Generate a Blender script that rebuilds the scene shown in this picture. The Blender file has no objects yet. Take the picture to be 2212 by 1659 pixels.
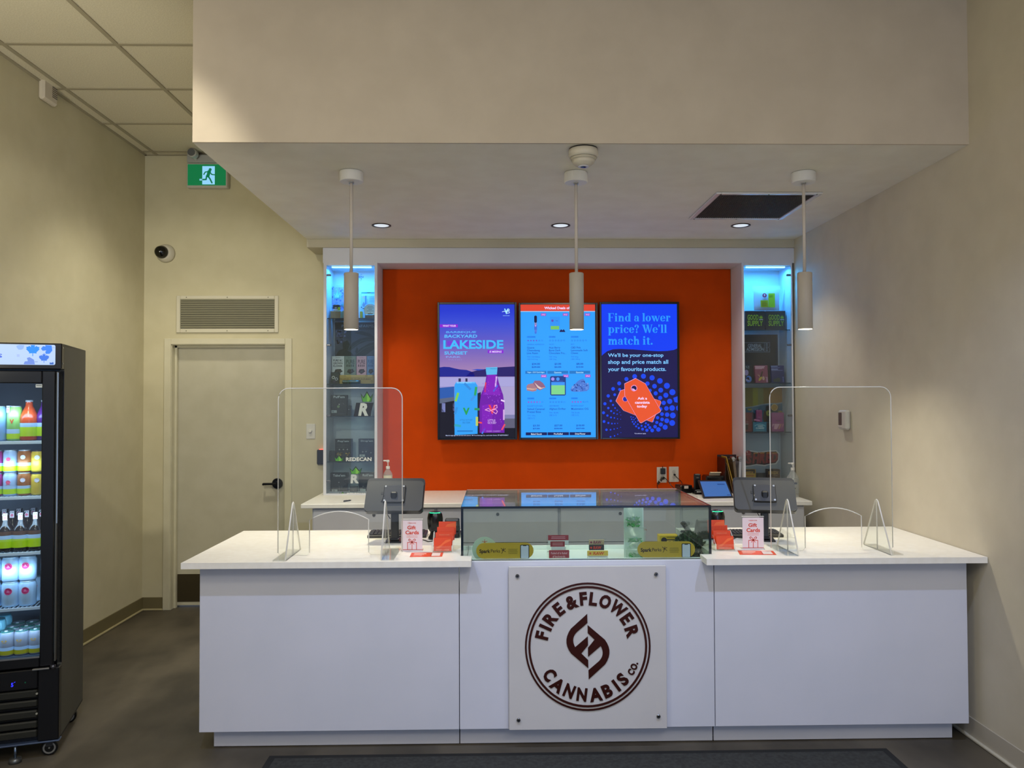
import bpy, math, random
from mathutils import Vector, Matrix
random.seed(7)
S = bpy.context.scene
COL = S.collection
PI = math.pi
# ------------------------------------------------------------------ camera
F, CX, CY, EYE = 1667.4, 1106.0, 829.5, 1.6
YAW, PITCH, ROLL = 0.0191, 0.0217, -0.0035
_f = Vector((math.sin(YAW)*math.cos(PITCH), math.cos(YAW)*math.cos(PITCH), math.sin(PITCH)))
_r0 = Vector((math.cos(YAW), -math.sin(YAW), 0)); _u0 = _r0.cross(_f)
_r = math.cos(ROLL)*_r0 + math.sin(ROLL)*_u0
_u = -math.sin(ROLL)*_r0 + math.cos(ROLL)*_u0
cd = bpy.data.cameras.new('camera'); cam = bpy.data.objects.new('camera', cd); COL.objects.link(cam)
cd.sensor_width = 36.0; cd.lens = F*36.0/2212.0; cd.clip_start = 0.05
cam.matrix_world = Matrix(((_r.x, _u.x, -_f.x, 0), (_r.y, _u.y, -_f.y, 0), (_r.z, _u.z, -_f.z, EYE), (0, 0, 0, 1)))
S.camera = cam
# ------------------------------------------------------------------ view, world, lights
S.view_settings.view_transform = 'Standard'; S.view_settings.look = 'None'
S.view_settings.gamma = 1.0; S.view_settings.use_curve_mapping = False
S.view_settings.exposure = 0.0
S.cycles.transparent_max_bounces = 32; S.cycles.max_bounces = 8; S.cycles.diffuse_bounces = 4
S.cycles.glossy_bounces = 4; S.cycles.transmission_bounces = 6
S.cycles.caustics_reflective = False; S.cycles.caustics_refractive = False
W = bpy.data.worlds.new('world'); S.world = W; W.use_nodes = True
W.node_tree.nodes['Background'].inputs[0].default_value = (0.60, 0.74, 1.0, 1)
W.node_tree.nodes['Background'].inputs[1].default_value = 0.68
def lamp(kind, name, loc, aim, power, col, size=0.05, cone=None, blend=0.4, sy=None):
    d = bpy.data.lights.new(name, kind); d.energy = power; d.color = col
    if kind == 'SPOT':
        d.spot_size = math.radians(cone); d.spot_blend = blend; d.shadow_soft_size = size
    elif kind == 'AREA':
        d.size = size
        if sy: d.shape = 'RECTANGLE'; d.size_y = sy
    else: d.shadow_soft_size = size
    o = bpy.data.objects.new(name, d); COL.objects.link(o); o.location = loc
    o.rotation_euler = (Vector(aim)-Vector(loc)).to_track_quat('-Z', 'Y').to_euler()
    return o
WARM = (1.0, 0.92, 0.70); COOL = (0.52, 0.64, 1.0)
# ceiling spots of the sales floor, in front of the counter
for x, p in ((-0.95, 112), (0.35, 86), (1.55, 120)):
    lamp('SPOT', 'store_spot', (x, 1.95, 3.45), (x*0.98, 3.6, 0.35), p, COOL, 0.03, 62, 0.8)
# ceiling spot washing the entrance-side wall and the door
lamp('SPOT', 'door_spot', (-1.6, 1.5, 3.45), (-2.35, 6.0, 1.0), 150, (1.0, 0.93, 0.74), 0.05, 50, 0.35)
lamp('SPOT', 'hall_downlight', (-1.66, 4.85, 3.46), (-2.35, 5.25, 1.0), 95, (1.0, 0.93, 0.74), 0.07, 92, 1.0)
lamp('SPOT', 'hall_fill', (-2.5, 1.9, 2.0), (-2.5, 4.7, 3.2), 95, (1.0, 0.93, 0.74), 0.15, 72, 0.7)  # added fill to brighten the hall ceiling and walls, no fitting there
# added warm fill lights without fittings, out of view above and beside the camera
lamp('POINT', 'warm_fill', (-1.2, 1.5, 2.75), (0, 0, 0), 36, (1.0, 0.91, 0.72), 0.2)
lamp('POINT', 'warm_fill', (1.0, 0.6, 2.8), (0, 0, 0), 32, (1.0, 0.90, 0.74), 0.2)
# daylight from the shop window on the right
lamp('AREA', 'window_daylight', (1.7, -2.6, 1.3), (1.3, 3.5, .5), 34, (0.42, 0.60, 1.0), 1.6, sy=1.8)
# soft ceiling panels further back in the shop
lamp('AREA', 'shop_ceiling_light', (0.0, -1.2, 3.45), (0.0, -1.2, 0), 60, (1.0, 0.93, 0.84), 2.4, sy=1.2)
# ------------------------------------------------------------------ pixel -> space helpers (photo frame 2212 x 1659)
def ray(px, py): return _r*((px-CX)/F) - _u*((py-CY)/F) + _f
def at(px, py, Y):
    d = ray(px, py); t = Y/d.y; return Vector((d.x*t, Y, EYE+d.z*t))
def onz(px, py, z):
    d = ray(px, py); t = (z-EYE)/d.z; return Vector((d.x*t, d.y*t, z))
def onx(px, py, X):
    d = ray(px, py); t = X/d.x; return Vector((X, d.y*t, EYE+d.z*t))
# ------------------------------------------------------------------ materials
def lin(h):
    if not isinstance(h, str): return tuple(h)
    h = h.lstrip('#'); v = [int(h[i:i+2], 16)/255 for i in (0, 2, 4)]
    return tuple(c/12.92 if c <= .04045 else ((c+.055)/1.055)**2.4 for c in v)
_M = {}
def mat(h, rough=0.55, metal=0.0, emit=0.0, spec=0.5, trans=0.0):
    k = (h, rough, metal, emit, spec, trans)
    if k in _M: return _M[k]
    m = bpy.data.materials.new('surface'); m.use_nodes = True; nt = m.node_tree
    b = nt.nodes['Principled BSDF']; c = lin(h)
    if emit:
        b.inputs['Base Color'].default_value = (*(x*.15 for x in c), 1)
        b.inputs['Emission Color'].default_value = (*c, 1); b.inputs['Emission Strength'].default_value = emit
    else:
        b.inputs['Base Color'].default_value = (*c, 1)
    b.inputs['Roughness'].default_value = rough; b.inputs['Metallic'].default_value = metal
    b.inputs['Specular IOR Level'].default_value = spec
    if trans: b.inputs['Transmission Weight'].default_value = trans
    _M[k] = m; return m
def noisy(name, h1, h2, scale, rough=0.7, detail=4, bump=0.0, bscale=200, stretch=(1, 1, 1), spec=0.5, lo=.35, hi=.65):
    m = bpy.data.materials.new(name); m.use_nodes = True; nt = m.node_tree; b = nt.nodes['Principled BSDF']
    tc = nt.nodes.new('ShaderNodeTexCoord'); mp = nt.nodes.new('ShaderNodeMapping'); mp.inputs['Scale'].default_value = stretch
    nz = nt.nodes.new('ShaderNodeTexNoise'); nz.inputs['Scale'].default_value = scale; nz.inputs['Detail'].default_value = detail
    cr = nt.nodes.new('ShaderNodeValToRGB'); cr.color_ramp.elements[0].color = (*lin(h1), 1); cr.color_ramp.elements[1].color = (*lin(h2), 1)
    cr.color_ramp.elements[0].position = lo; cr.color_ramp.elements[1].position = hi
    L = nt.links.new
    L(tc.outputs['Object'], mp.inputs[0]); L(mp.outputs[0], nz.inputs['Vector']); L(nz.outputs['Fac'], cr.inputs[0]); L(cr.outputs[0], b.inputs['Base Color'])
    b.inputs['Roughness'].default_value = rough; b.inputs['Specular IOR Level'].default_value = spec
    if bump:
        n2 = nt.nodes.new('ShaderNodeTexNoise'); n2.inputs['Scale'].default_value = bscale; bp = nt.nodes.new('ShaderNodeBump')
        bp.inputs['Strength'].default_value = bump; bp.inputs['Distance'].default_value = 0.002
        L(tc.outputs['Object'], n2.inputs['Vector']); L(n2.outputs['Fac'], bp.inputs['Height']); L(bp.outputs[0], b.inputs['Normal'])
    return m
def glass(tint, name='clear_pane', f0=0.04, rough=0.0, haze=0.0):
    m = bpy.data.materials.new(name); m.use_nodes = True; nt = m.node_tree
    for n in list(nt.nodes): nt.nodes.remove(n)
    N = nt.nodes.new; L = nt.links.new
    out = N('ShaderNodeOutputMaterial'); tr = N('ShaderNodeBsdfTransparent'); tr.inputs[0].default_value = (*lin(tint), 1)
    gl = N('ShaderNodeBsdfGlossy'); gl.inputs['Roughness'].default_value = rough; gl.inputs[0].default_value = (1, 1, 1, 1)
    lw = N('ShaderNodeLayerWeight'); lw.inputs[0].default_value = 0.5
    pw = N('ShaderNodeMath'); pw.operation = 'POWER'; pw.inputs[1].default_value = 5
    ml = N('ShaderNodeMath'); ml.operation = 'MULTIPLY_ADD'; ml.inputs[1].default_value = 1-f0; ml.inputs[2].default_value = f0
    mx = N('ShaderNodeMixShader')
    L(lw.outputs['Facing'], pw.inputs[0]); L(pw.outputs[0], ml.inputs[0]); L(ml.outputs[0], mx.inputs[0])
    L(tr.outputs[0], mx.inputs[1]); L(gl.outputs[0], mx.inputs[2])
    if haze:
        df = N('ShaderNodeBsdfDiffuse'); df.inputs[0].default_value = (.8, .8, .8, 1); m2 = N('ShaderNodeMixShader'); m2.inputs[0].default_value = haze
        L(mx.outputs[0], m2.inputs[1]); L(df.outputs[0], m2.inputs[2]); L(m2.outputs[0], out.inputs[0])
    else: L(mx.outputs[0], out.inputs[0])
    return m
# ------------------------------------------------------------------ mesh builder
class MB:
    def __init__(s): s.v = []; s.f = []; s.mi = []; s.sm = []; s.ms = []
    def slot(s, m):
        if isinstance(m, str): m = mat(m)
        if m not in s.ms: s.ms.append(m)
        return s.ms.index(m)
    def add(s, vs, fs, m, smooth=False, M=None):
        n = len(s.v); i = s.slot(m)
        s.v += [tuple(M @ Vector(p)) for p in vs] if M else [tuple(p) for p in vs]
        for f in fs: s.f.append([n+k for k in f]); s.mi.append(i); s.sm.append(smooth)
        return s
    def box(s, x0, x1, y0, y1, z0, z1, m, b=0.0, M=None):
        if x1 < x0: x0, x1 = x1, x0
        if y1 < y0: y0, y1 = y1, y0
        if z1 < z0: z0, z1 = z1, z0
        b = min(b, (x1-x0)*.45, (y1-y0)*.45, (z1-z0)*.45)
        if b <= 0:
            v = [(x, y, z) for x in (x0, x1) for y in (y0, y1) for z in (z0, z1)]
            return s.add(v, [(0, 1, 3, 2), (4, 6, 7, 5), (0, 4, 5, 1), (2, 3, 7, 6), (0, 2, 6, 4), (1, 5, 7, 3)], m, False, M)
        v = []; ix = {}
        for i in (0, 1):
            for j in (0, 1):
                for k in (0, 1):
                    X, Y, Z = (x0, x1)[i], (y0, y1)[j], (z0, z1)[k]; a, c, d = (b, -b)[i], (b, -b)[j], (b, -b)[k]
                    for t, p in enumerate(((X, Y+c, Z+d), (X+a, Y, Z+d), (X+a, Y+c, Z))): ix[i, j, k, t] = len(v); v.append(p)
        fs = []
        q = lambda *t: fs.append([ix[k] for k in t])
        for i in (0, 1):
            o = [(0, 0), (0, 1), (1, 1), (1, 0)]
            if i: o = o[::-1]
            fs.append([ix[i, a, c, 0] for a, c in o])
            fs.append([ix[a, i, c, 1] for a, c in o[::-1]])
            fs.append([ix[a, c, i, 2] for a, c in o])
        for a in (0, 1):
            for c in (0, 1):
                q((0, a, c, 1), (1, a, c, 1), (1, a, c, 2), (0, a, c, 2)); q((a, 0, c, 0), (a, 1, c, 0), (a, 1, c, 2), (a, 0, c, 2)); q((a, c, 0, 0), (a, c, 1, 0), (a, c, 1, 1), (a, c, 0, 1))
                for k in (0, 1): q((a, c, k, 0), (a, c, k, 1), (a, c, k, 2))
        return s.add(v, fs, m, False, M)
    def lathe(s, prof, m, c=(0, 0, 0), n=24, M=None, smooth=True, axis='z', cap=True):
        v = []; fs = []
        for r, z in prof:
            for k in range(n):
                a = 2*PI*k/n; x, y = r*math.cos(a), r*math.sin(a)
                p = {'z': (x, y, z), 'y': (x, z, y), 'x': (z, x, y)}[axis]
                v.append((p[0]+c[0], p[1]+c[1], p[2]+c[2]))
        for i in range(len(prof)-1):
            for k in range(n): fs.append((i*n+k, i*n+(k+1) % n, (i+1)*n+(k+1) % n, (i+1)*n+k))
        s.add(v, fs, m, smooth, M)
        n0 = len(s.v)-len(v)
        for i, o in (((0, 1), (len(prof)-1, -1)) if cap else ()):
            if prof[i][0] > 1e-6:
                ids = [n0+i*n+k for k in range(n)]; s.f.append(ids[::-1] if o == 1 else ids); s.mi.append(s.slot(m)); s.sm.append(False)
        return s
    def cyl(s, r, z0, z1, m, c=(0, 0, 0), n=24, axis='z', M=None, b=0.0):
        if b: return s.lathe([(r-b, z0), (r, z0+b), (r, z1-b), (r-b, z1)], m, c, n, M, False, axis)
        return s.lathe([(r, z0), (r, z1)], m, c, n, M, True, axis)
    def tube(s, pts, r, m, n=8, M=None):
        pts = [Vector(p) for p in pts]; v = []; fs = []
        for i, p in enumerate(pts):
            d = (pts[min(i+1, len(pts)-1)]-pts[max(i-1, 0)]).normalized()
            a = d.cross(Vector((0, 0, 1)) if abs(d.z) < .9 else Vector((1, 0, 0))).normalized(); b = d.cross(a)
            for k in range(n):
                t = 2*PI*k/n; v.append(p+a*(r*math.cos(t))+b*(r*math.sin(t)))
        for i in range(len(pts)-1):
            for k in range(n): fs.append((i*n+k, i*n+(k+1) % n, (i+1)*n+(k+1) % n, (i+1)*n+k))
        fs += [tuple(range(n))[::-1], tuple((len(pts)-1)*n+k for k in range(n))]
        return s.add(v, fs, m, True, M)
    def prism(s, pts, d0, d1, m, plane='xz', M=None, medge=None):
        """extruded outline: plane xz -> pts (x,z), depth along y; xy -> depth z; yz -> depth x"""
        f = {'xz': lambda a, b, d: (a, d, b), 'xy': lambda a, b, d: (a, b, d), 'yz': lambda a, b, d: (d, a, b)}[plane]
        n = len(pts); v = [f(a, b, d0) for a, b in pts]+[f(a, b, d1) for a, b in pts]
        s.add(v, [tuple(range(n)), tuple(range(2*n-1, n-1, -1))], m, False, M)
        s.add(v, [(k, k+n, (k+1) % n+n, (k+1) % n) for k in range(n)], medge or m, False, M)
        return s
    def mesh(s, name):
        me = bpy.data.meshes.new(name); me.from_pydata(s.v, [], s.f)
        for m in s.ms: me.materials.append(m)
        me.polygons.foreach_set('material_index', s.mi); me.polygons.foreach_set('use_smooth', s.sm); me.update()
        return me
    def build(s, name, parent=None, loc=(0, 0, 0), rot=(0, 0, 0), label=None):
        o = bpy.data.objects.new(name, s.mesh(name)); COL.objects.link(o); o.location = loc; o.rotation_euler = rot
        if parent: o.parent = parent
        if label: o['label'] = label
        return o
def thing(name, label, cat, loc=(0, 0, 0), rz=0.0, group=None):
    o = bpy.data.objects.new(name, None); COL.objects.link(o); o.location = loc; o.rotation_euler = (0, 0, rz)
    o.empty_display_size = .05; o['label'] = label; o['category'] = cat
    if group: o['group'] = group
    return o
def tag(o, label, cat, group=None):
    o['label'] = label; o['category'] = cat
    if group: o['group'] = group
    return o
def struct(o): o['kind'] = 'structure'; return o
def copy_tree(o, parent=None):
    c = o.copy(); COL.objects.link(c)
    if parent: c.parent = parent
    for ch in list(o.children): copy_tree(ch, c)
    return c
def relabel(o, label): o['label'] = label; return o
# ------------------------------------------------------------------ lettering and flat print
_T = {}
def glyphs(txt, bold, res=2):
    k = (txt, bold, res)
    if k not in _T:
        c = bpy.data.curves.new('t', 'FONT'); c.body = txt; c.offset = bold; c.resolution_u = res; c.dimensions = '2D'; c.fill_mode = 'FRONT'
        o = bpy.data.objects.new('t', c); me = bpy.data.meshes.new_from_object(o)
        v = [(p.co.x, p.co.y) for p in me.vertices]; f = [tuple(p.vertices) for p in me.polygons]
        xs = [p[0] for p in v]; ys = [p[1] for p in v]
        _T[k] = (v, f, min(xs), max(xs), min(ys), max(ys))
        bpy.data.objects.remove(o); bpy.data.curves.remove(c); bpy.data.meshes.remove(me)
    return _T[k]
class Art:
    """flat print on a face that looks to -y; coordinates are photo pixels, y down, about an anchor pixel"""
    EPS = 0.0004
    def __init__(s, ax, ay, sc, y=0.0, emit=0.0, rough=.5, spec=.3):
        s.mb = MB(); s.ax, s.ay, s.sc, s.y, s.emit, s.rough, s.spec = ax, ay, sc, y, emit, rough, spec; s.l = 1; s.zo = (0, 0, 1)
    def zoom(s, ox, oy, k): s.zo = (ox, oy, k); return s
    def P(s, x, y):
        x = s.zo[0]+x/s.zo[2]; y = s.zo[1]+y/s.zo[2]
        return ((x-s.ax)*s.sc, s.y-s.EPS*s.l, (s.ay-y)*s.sc)
    def M(s, c, e=None):
        e = s.emit if e is None else e
        return c if not isinstance(c, str) else mat(c, s.rough, 0, e, s.spec)
    def poly(s, pts, c, e=None):
        s.mb.add([s.P(*p) for p in pts], [tuple(range(len(pts)))[::-1]], s.M(c, e)); return s
    def rect(s, x0, y0, x1, y1, c, e=None): return s.poly([(x0, y0), (x1, y0), (x1, y1), (x0, y1)], c, e)
    def rrect(s, x0, y0, x1, y1, r, c, e=None, n=5):
        p = []
        for cx, cy, a0 in ((x1-r, y0+r, -90), (x1-r, y1-r, 0), (x0+r, y1-r, 90), (x0+r, y0+r, 180)):
            for k in range(n+1):
                a = math.radians(a0+90*k/n); p.append((cx+r*math.cos(a), cy+r*math.sin(a)))
        return s.poly(p, c, e)
    def disc(s, cx, cy, r, c, e=None, n=20, ry=None):
        ry = ry or r
        return s.poly([(cx+r*math.cos(2*PI*k/n), cy+ry*math.sin(2*PI*k/n)) for k in range(n)], c, e)
    def ring(s, cx, cy, r0, r1, c, e=None, n=28):
        v = []; 
        for k in range(n):
            a = 2*PI*k/n; v += [s.P(cx+r0*math.cos(a), cy+r0*math.sin(a)), s.P(cx+r1*math.cos(a), cy+r1*math.sin(a))]
        s.mb.add(v, [(2*k, 2*k+1, (2*k+3) % (2*n), (2*k+2) % (2*n)) for k in range(n)], s.M(c, e)); return s
    def line(s, pts, w, c, e=None):
        for (ax, ay), (bx, by) in zip(pts, pts[1:]):
            d = math.hypot(bx-ax, by-ay) or 1; nx, ny = -(by-ay)/d*w/2, (bx-ax)/d*w/2; ex, ey = (bx-ax)/d*w*.3, (by-ay)/d*w*.3
            s.poly([(ax+nx-ex, ay+ny-ey), (bx+nx+ex, by+ny+ey), (bx-nx+ex, by-ny+ey), (ax-nx-ex, ay-ny-ey)], c, e)
        return s
    def text(s, t, x0, y0, x1, y1, c, bold=0.02, e=None, slant=0.0, res=2, skew=0.0):
        """ink of the text fitted to the pixel box x0,y0 - x1,y1"""
        v, f, a, b, lo, hi = glyphs(t, bold, res); kx = (x1-x0)/(b-a); ky = (y1-y0)/(hi-lo)
        s.mb.add([s.P(x0+(p[0]-a)*kx+slant*(p[1]-lo)*ky, y1-(p[1]-lo)*ky+skew*(p[0]-a)*kx) for p in v], f, s.M(c, e)); return s
    def star(s, cx, cy, r, c, e=None, ratio=.45):
        return s.poly([(cx+(r if k % 2 == 0 else r*ratio)*math.sin(PI*k/5), cy-(r if k % 2 == 0 else r*ratio)*math.cos(PI*k/5)) for k in range(10)], c, e)
    def lines(s, x0, y0, x1, n, dy, h, c, e=None, rag=.15, align='l'):
        rnd = random.Random(int(x0*7+y0*13))
        for k in range(n):
            w = (x1-x0)*(1-rnd.random()*rag)
            a = x0 if align == 'l' else (x0+x1)/2-w/2
            s.rect(a, y0+k*dy, a+w, y0+k*dy+h, c, e)
        return s
    def leaf(s, cx, cy, r, c, e=None, n=7, up=0.0):
        for k in range(n):
            a = (k-(n-1)/2)*(2.5/(n-1))*1.0+up; L = r*(1-.45*abs(k-(n-1)/2)/((n-1)/2)); w = r*.11
            dx, dy = math.sin(a), -math.cos(a); s.poly([(cx, cy), (cx+dx*L*.5-dy*w, cy+dy*L*.5+dx*w), (cx+dx*L, cy+dy*L), (cx+dx*L*.5+dy*w, cy+dy*L*.5-dx*w)], c, e)
        return s
    def build(s, name, parent, label=None): return s.mb.build(name, parent, label=label)
# ================================================================== STRUCTURE
PAINT = noisy('wall_paint', '#cdc5b2', '#c7bfac', 6, .75, bump=.05, bscale=350)
PAINT_L = noisy('wall_paint_cream', '#cbc4a6', '#c5be9f', 6, .75, bump=.05, bscale=350)
PAINT_B = noisy('bulkhead_paint', '#c9bdac', '#c3b7a6', 6, .75, bump=.05, bscale=350)
SOFFIT = noisy('soffit_paint', '#eae6da', '#e4dfd2', 6, .7)
TILE = noisy('acoustic_tile', '#dcd5bf', '#cbc4ad', 160, .9, bump=.25, bscale=260)
BAR = mat('#a29a84', .6)  # darker than the tiles, shade on the bars put into the colour
LAM = noisy('white_laminate', '#d8d9e4', '#d3d5e0', 3, .38, spec=.45)
TOP = noisy('solid_surface', '#f4f0e6', '#efeade', 30, .35, spec=.4)
ORANGE = noisy('orange_paint', '#c84500', '#c04200', 5, .75, spec=.12)
FLOORM = noisy('vinyl_floor', '#433e35', '#5e574a', 3.2, .5, detail=8, bump=.06, bscale=30, spec=.35, stretch=(1, .6, 1))
STEEL = mat('#b8b8b6', .3, 1.0); DARK = mat('#141416', .4); BLACK = mat('#08080a', .25); WHITE = mat('#e4e2de', .45)
XL, XR, YB, ZC = -2.735, 2.235, 6.02, 3.517
BY, SZ, BX = 3.584, 2.805, -1.411            # bulkhead face, soffit height, bulkhead side
YC = 5.74                                    # face of the display wall
struct(MB().box(XL-.1, XR+.1, -3, YB+.3, -.1, 0, FLOORM).build('floor'))
struct(MB().box(XL-.12, XL, -3, YB+.2, 0, ZC+.06, PAINT_L).build('wall_left'))
struct(MB().box(XR, XR+.12, -3, YB+.2, 0, ZC+.06, PAINT).build('wall_right'))
# door opening in the back wall
DX0, DX1, DZ = at(369, 1000, YB).x, at(615.6, 1000, YB).x, at(500, 744, YB).z
w = MB(); w.box(XL, DX0, YB, YB+.18, 0, ZC+.06, PAINT_L).box(DX1, XR, YB, YB+.18, 0, ZC+.06, PAINT_L).box(DX0, DX1, YB, YB+.18, DZ, ZC+.06, PAINT_L)
struct(w.build('wall_back'))
NX0, NX1 = at(815, 800, YC).x, at(1604, 800, YC).x
NZ = at(1200, 568, YC).z; FZ = at(1200, 535, YC).z
struct(MB().box(NX0+.002, NX1-.002, YB-.012, YB-.001, .90, NZ-.002, ORANGE).build('wall_feature'))
# suspended ceiling
cel = struct(MB().box(XL-.1, XR+.1, -3, YB+.2, ZC+.05, ZC+.15, TILE).build('ceiling'))
gx = [XL]+[x for x in (-2.64+.602*i for i in range(9)) if XL+.02 < x < XR-.02]+[XR]
gy = [y for y in (4.145+.595*i for i in range(-11, 4)) if y < YB-.02]+[YB]
shared = {}
for i in range(len(gx)-1):
    for j in range(len(gy)-1):
        a, b, c, d = gx[i], gx[i+1], gy[j], gy[j+1]
        if c > BY+.1 and a > BX+.1: continue
        k = (round(b-a, 3), round(d-c, 3))
        if k not in shared:
            W_, D_ = (b-a)/2-.008, (d-c)/2-.008
            shared[k] = MB().box(-W_, W_, -D_, D_, .006, .03, TILE, .004).mesh('ceiling_tile')
        o = bpy.data.objects.new('ceiling_tile', shared[k]); COL.objects.link(o); o.parent = cel; o.location = ((a+b)/2, (c+d)/2, ZC)
for x in gx[1:-1]: MB().box(x-.012, x+.012, -2.6, YB if x < BX+.1 else BY, ZC, ZC+.03, BAR).build('ceiling_grid_bar', cel)
for y in gy[:-1]: MB().box(XL, XR if y < BY else BX, y-.012, y+.012, ZC+.001, ZC+.03, BAR).build('ceiling_grid_bar', cel)
MB().box(XL, XL+.02, -2.6, YB, ZC-.001, ZC+.03, BAR).build('ceiling_grid_bar', cel)
MB().box(XL, BX, YB-.02, YB, ZC-.001, ZC+.03, BAR).build('ceiling_grid_bar', cel)
# bulkhead and soffit above the counter
b = MB(); b.box(BX, XR, BY, BY+.012, SZ, ZC+.04, PAINT_B); bulk = struct(b.build('wall_bulkhead'))
b = MB(); b.box(BX, XR, BY+.012, YB, SZ, SZ+.12, SOFFIT); b.box(BX, BX+.1, BY+.012, YB, SZ+.12, ZC+.04, PAINT_B); struct(b.build('ceiling_soffit'))
# base trims
BBL = mat('#6f6647', .5); TOE = mat('#a79d78', .5); BBR = mat('#b9b2a4', .5); TOER = mat('#c9c4b2', .4)
def base(name, x0, x1, y0, y1, m, mt, n):
    o = struct(MB().box(x0, x1, y0, y1, .012, .10, m, .002).build(name)); MB().box(x0+(n[0]*.0 if n[0] >= 0 else -.012), x1+(.012 if n[0] > 0 else 0), y0-(.012 if n[1] else 0), y1, 0, .014, mt, .004).build('toe_strip', o)
base('baseboard_left', XL, XL+.006, -3, YB, BBL, TOE, (1, 0))
base('baseboard_back', XL+.006, at(352, 1300, YB).x, YB-.006, YB, BBL, TOE, (0, 1))
base('baseboard_right', XR-.006, XR, -3, YB, BBR, TOER, (-1, 0))
# door
DOORP = noisy('door_paint', '#bdb9a6', '#b7b39f', 8, .5); FRAMEP = noisy('frame_paint', '#cfcab2', '#c9c4ab', 8, .45)
d1 = thing('door_1', 'cream flush door', 'door', ((DX0+DX1)/2, YB, 0)); del d1['label']; del d1['category']; struct(d1)
hw = (DX1-DX0)/2; fo = (DX0-at(354, 1000, YB).x); ft = at(500, 731, YB).z-DZ
f = MB()
f.box(-hw-fo, -hw, -.012, .0, 0, DZ+ft, FRAMEP, .003).box(hw, hw+fo, -.012, .0, 0, DZ+ft, FRAMEP, .003).box(-hw, hw, -.012, 0, DZ, DZ+ft, FRAMEP, .003)
f.build('door_frame', d1)
j = MB(); j.box(-hw, -hw+.004, 0, .16, 0, DZ, FRAMEP).box(hw-.004, hw, 0, .16, 0, DZ, FRAMEP).box(-hw, hw, 0, .16, DZ-.004, DZ, FRAMEP)
j.box(-hw, -hw+.02, .055, .085, 0, DZ, FRAMEP).box(-hw, hw, .055, .085, DZ-.02, DZ, FRAMEP); j.build('door_jamb', d1)
MB().box(-hw+.004, hw-.004, .09, .135, .012, DZ-.006, DOORP, .002).build('door_leaf', d1)
kz = at(400, 1240, YB+.09).z
MB().box(-hw+.012, hw-.02, .0875, .0905, .04, kz, mat('#4a4230', .35, .5), .001).build('kick_plate', d1, label='dark bronze kick plate')
p = at(600, 1044, YB+.09); lx, lz = p.x-d1.location.x, p.z
h = MB(); NB = mat('#3a3c42', .28, .9)
h.cyl(.041, .07, .09, NB, (lx, 0, lz), 28, 'y', b=.004).cyl(.018, .03, .07, NB, (lx, 0, lz), 16, 'y')
hd = h.build('handle_rose', d1, label='dark metal rose')
p2 = at(572, 1042, YB+.09).x-d1.location.x
lv = MB(); lv.box(p2, lx+.01, .022, .04, lz-.008, lz+.010, NB, .006).box(p2-.002, p2+.012, .022, .06, lz-.010, lz+.008, NB, .005); lv.build('lever', hd)
# ================================================================== HALL FITTINGS
s6 = YB/F
def wall_thing(name, label, cat, px, py, Y=YB, group=None):
    return thing(name, label, cat, at(px, py, Y), 0, group)
# return air grille above the door
g = wall_thing('air_grille', 'white louvred air grille on the wall above the door', 'vent', 492, 719)
gw, gh = 217.6*s6/2, 80*s6; iw, i0, i1 = 201*s6/2, 9*s6, 72*s6; GP = mat('#cdc8b4', .45)
m = MB(); m.box(-gw, -iw, -.014, 0, 0, gh, GP, .004).box(iw, gw, -.014, 0, 0, gh, GP, .004).box(-iw, iw, -.014, 0, 0, i0, GP, .004).box(-iw, iw, -.014, 0, i1, gh, GP, .004); m.build('grille_frame', g)
MB().box(-iw, iw, -.001, -.0005, i0, i1, mat('#3a382e', .8)).build('grille_back', g)
ns = 13
sl = MB().box(-iw, iw, -.012, .002, -.0022, .0022, mat('#a9a691', .45, .2), M=Matrix.Rotation(math.radians(-48), 4, 'X')).mesh('slat')
for k in range(ns):
    o = bpy.data.objects.new('slat', sl); COL.objects.link(o); o.parent = g; o.location = (0, -.003, i0+(i1-i0)*(k+.5)/ns)
for x in (-.27, .1, .47):
    pass
for x in (-gw*.8, 0, gw*.8):
    for z in (i0*.45, (i1+gh)/2): MB().cyl(.004, -.016, -.013, mat('#6d6a58', .4, .6), (x, 0, z), 8, 'y').build('screw', g)
# dome security camera on the wall
c = wall_thing('wall_security_camera', 'small black-eyed dome security camera high on the wall left of the grille', 'camera', 359, 548)
MB().lathe([(.072, 0), (.07, -.02), (.056, -.045), (.05, -.05)], mat('#c9c4b4', .4), n=28, axis='y').build('camera_base', c)
e = MB(); e.lathe([(.05, -.045), (.05, -.06), (.042, -.085), (.026, -.1), (.0, -.105)], mat('#0b0a09', .08), n=28, axis='y'); e.build('camera_dome', c, (-.012, 0, .002), label='glossy black dome')
# exit sign with emergency heads
YX = YB-.0
ex = wall_thing('exit_sign', 'green running-man exit sign high on the back wall beside the bulkhead', 'exit sign', 453, 409.7, YX)
sx = YX/F; hw_ = 43.3*sx; hh = 53*sx; WP = mat('#c4c3ba', .4)
m = MB(); m.box(-hw_, hw_, -.06, -.001, 0, hh, WP, .006); m.build('sign_housing', ex)
A = Art(453, 409.7, sx, -.0605, emit=1.0).zoom(0, 0, 3.771)
A.rect(1555, 1357, 1860, 1528, '#0a7a45', .8); A.l = 2; A.rect(1672, 1372, 1772, 1520, '#8fd0f5', 1.0); A.l = 3
G = '#0c7a4c'
A.disc(1735, 1400, 12, G, .8).line([(1728, 1415), (1716, 1455)], 26, G, .8).line([(1722, 1416), (1696, 1420), (1684, 1440)], 9, G, .8).line([(1730, 1416), (1748, 1440), (1770, 1442)], 9, G, .8)
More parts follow.
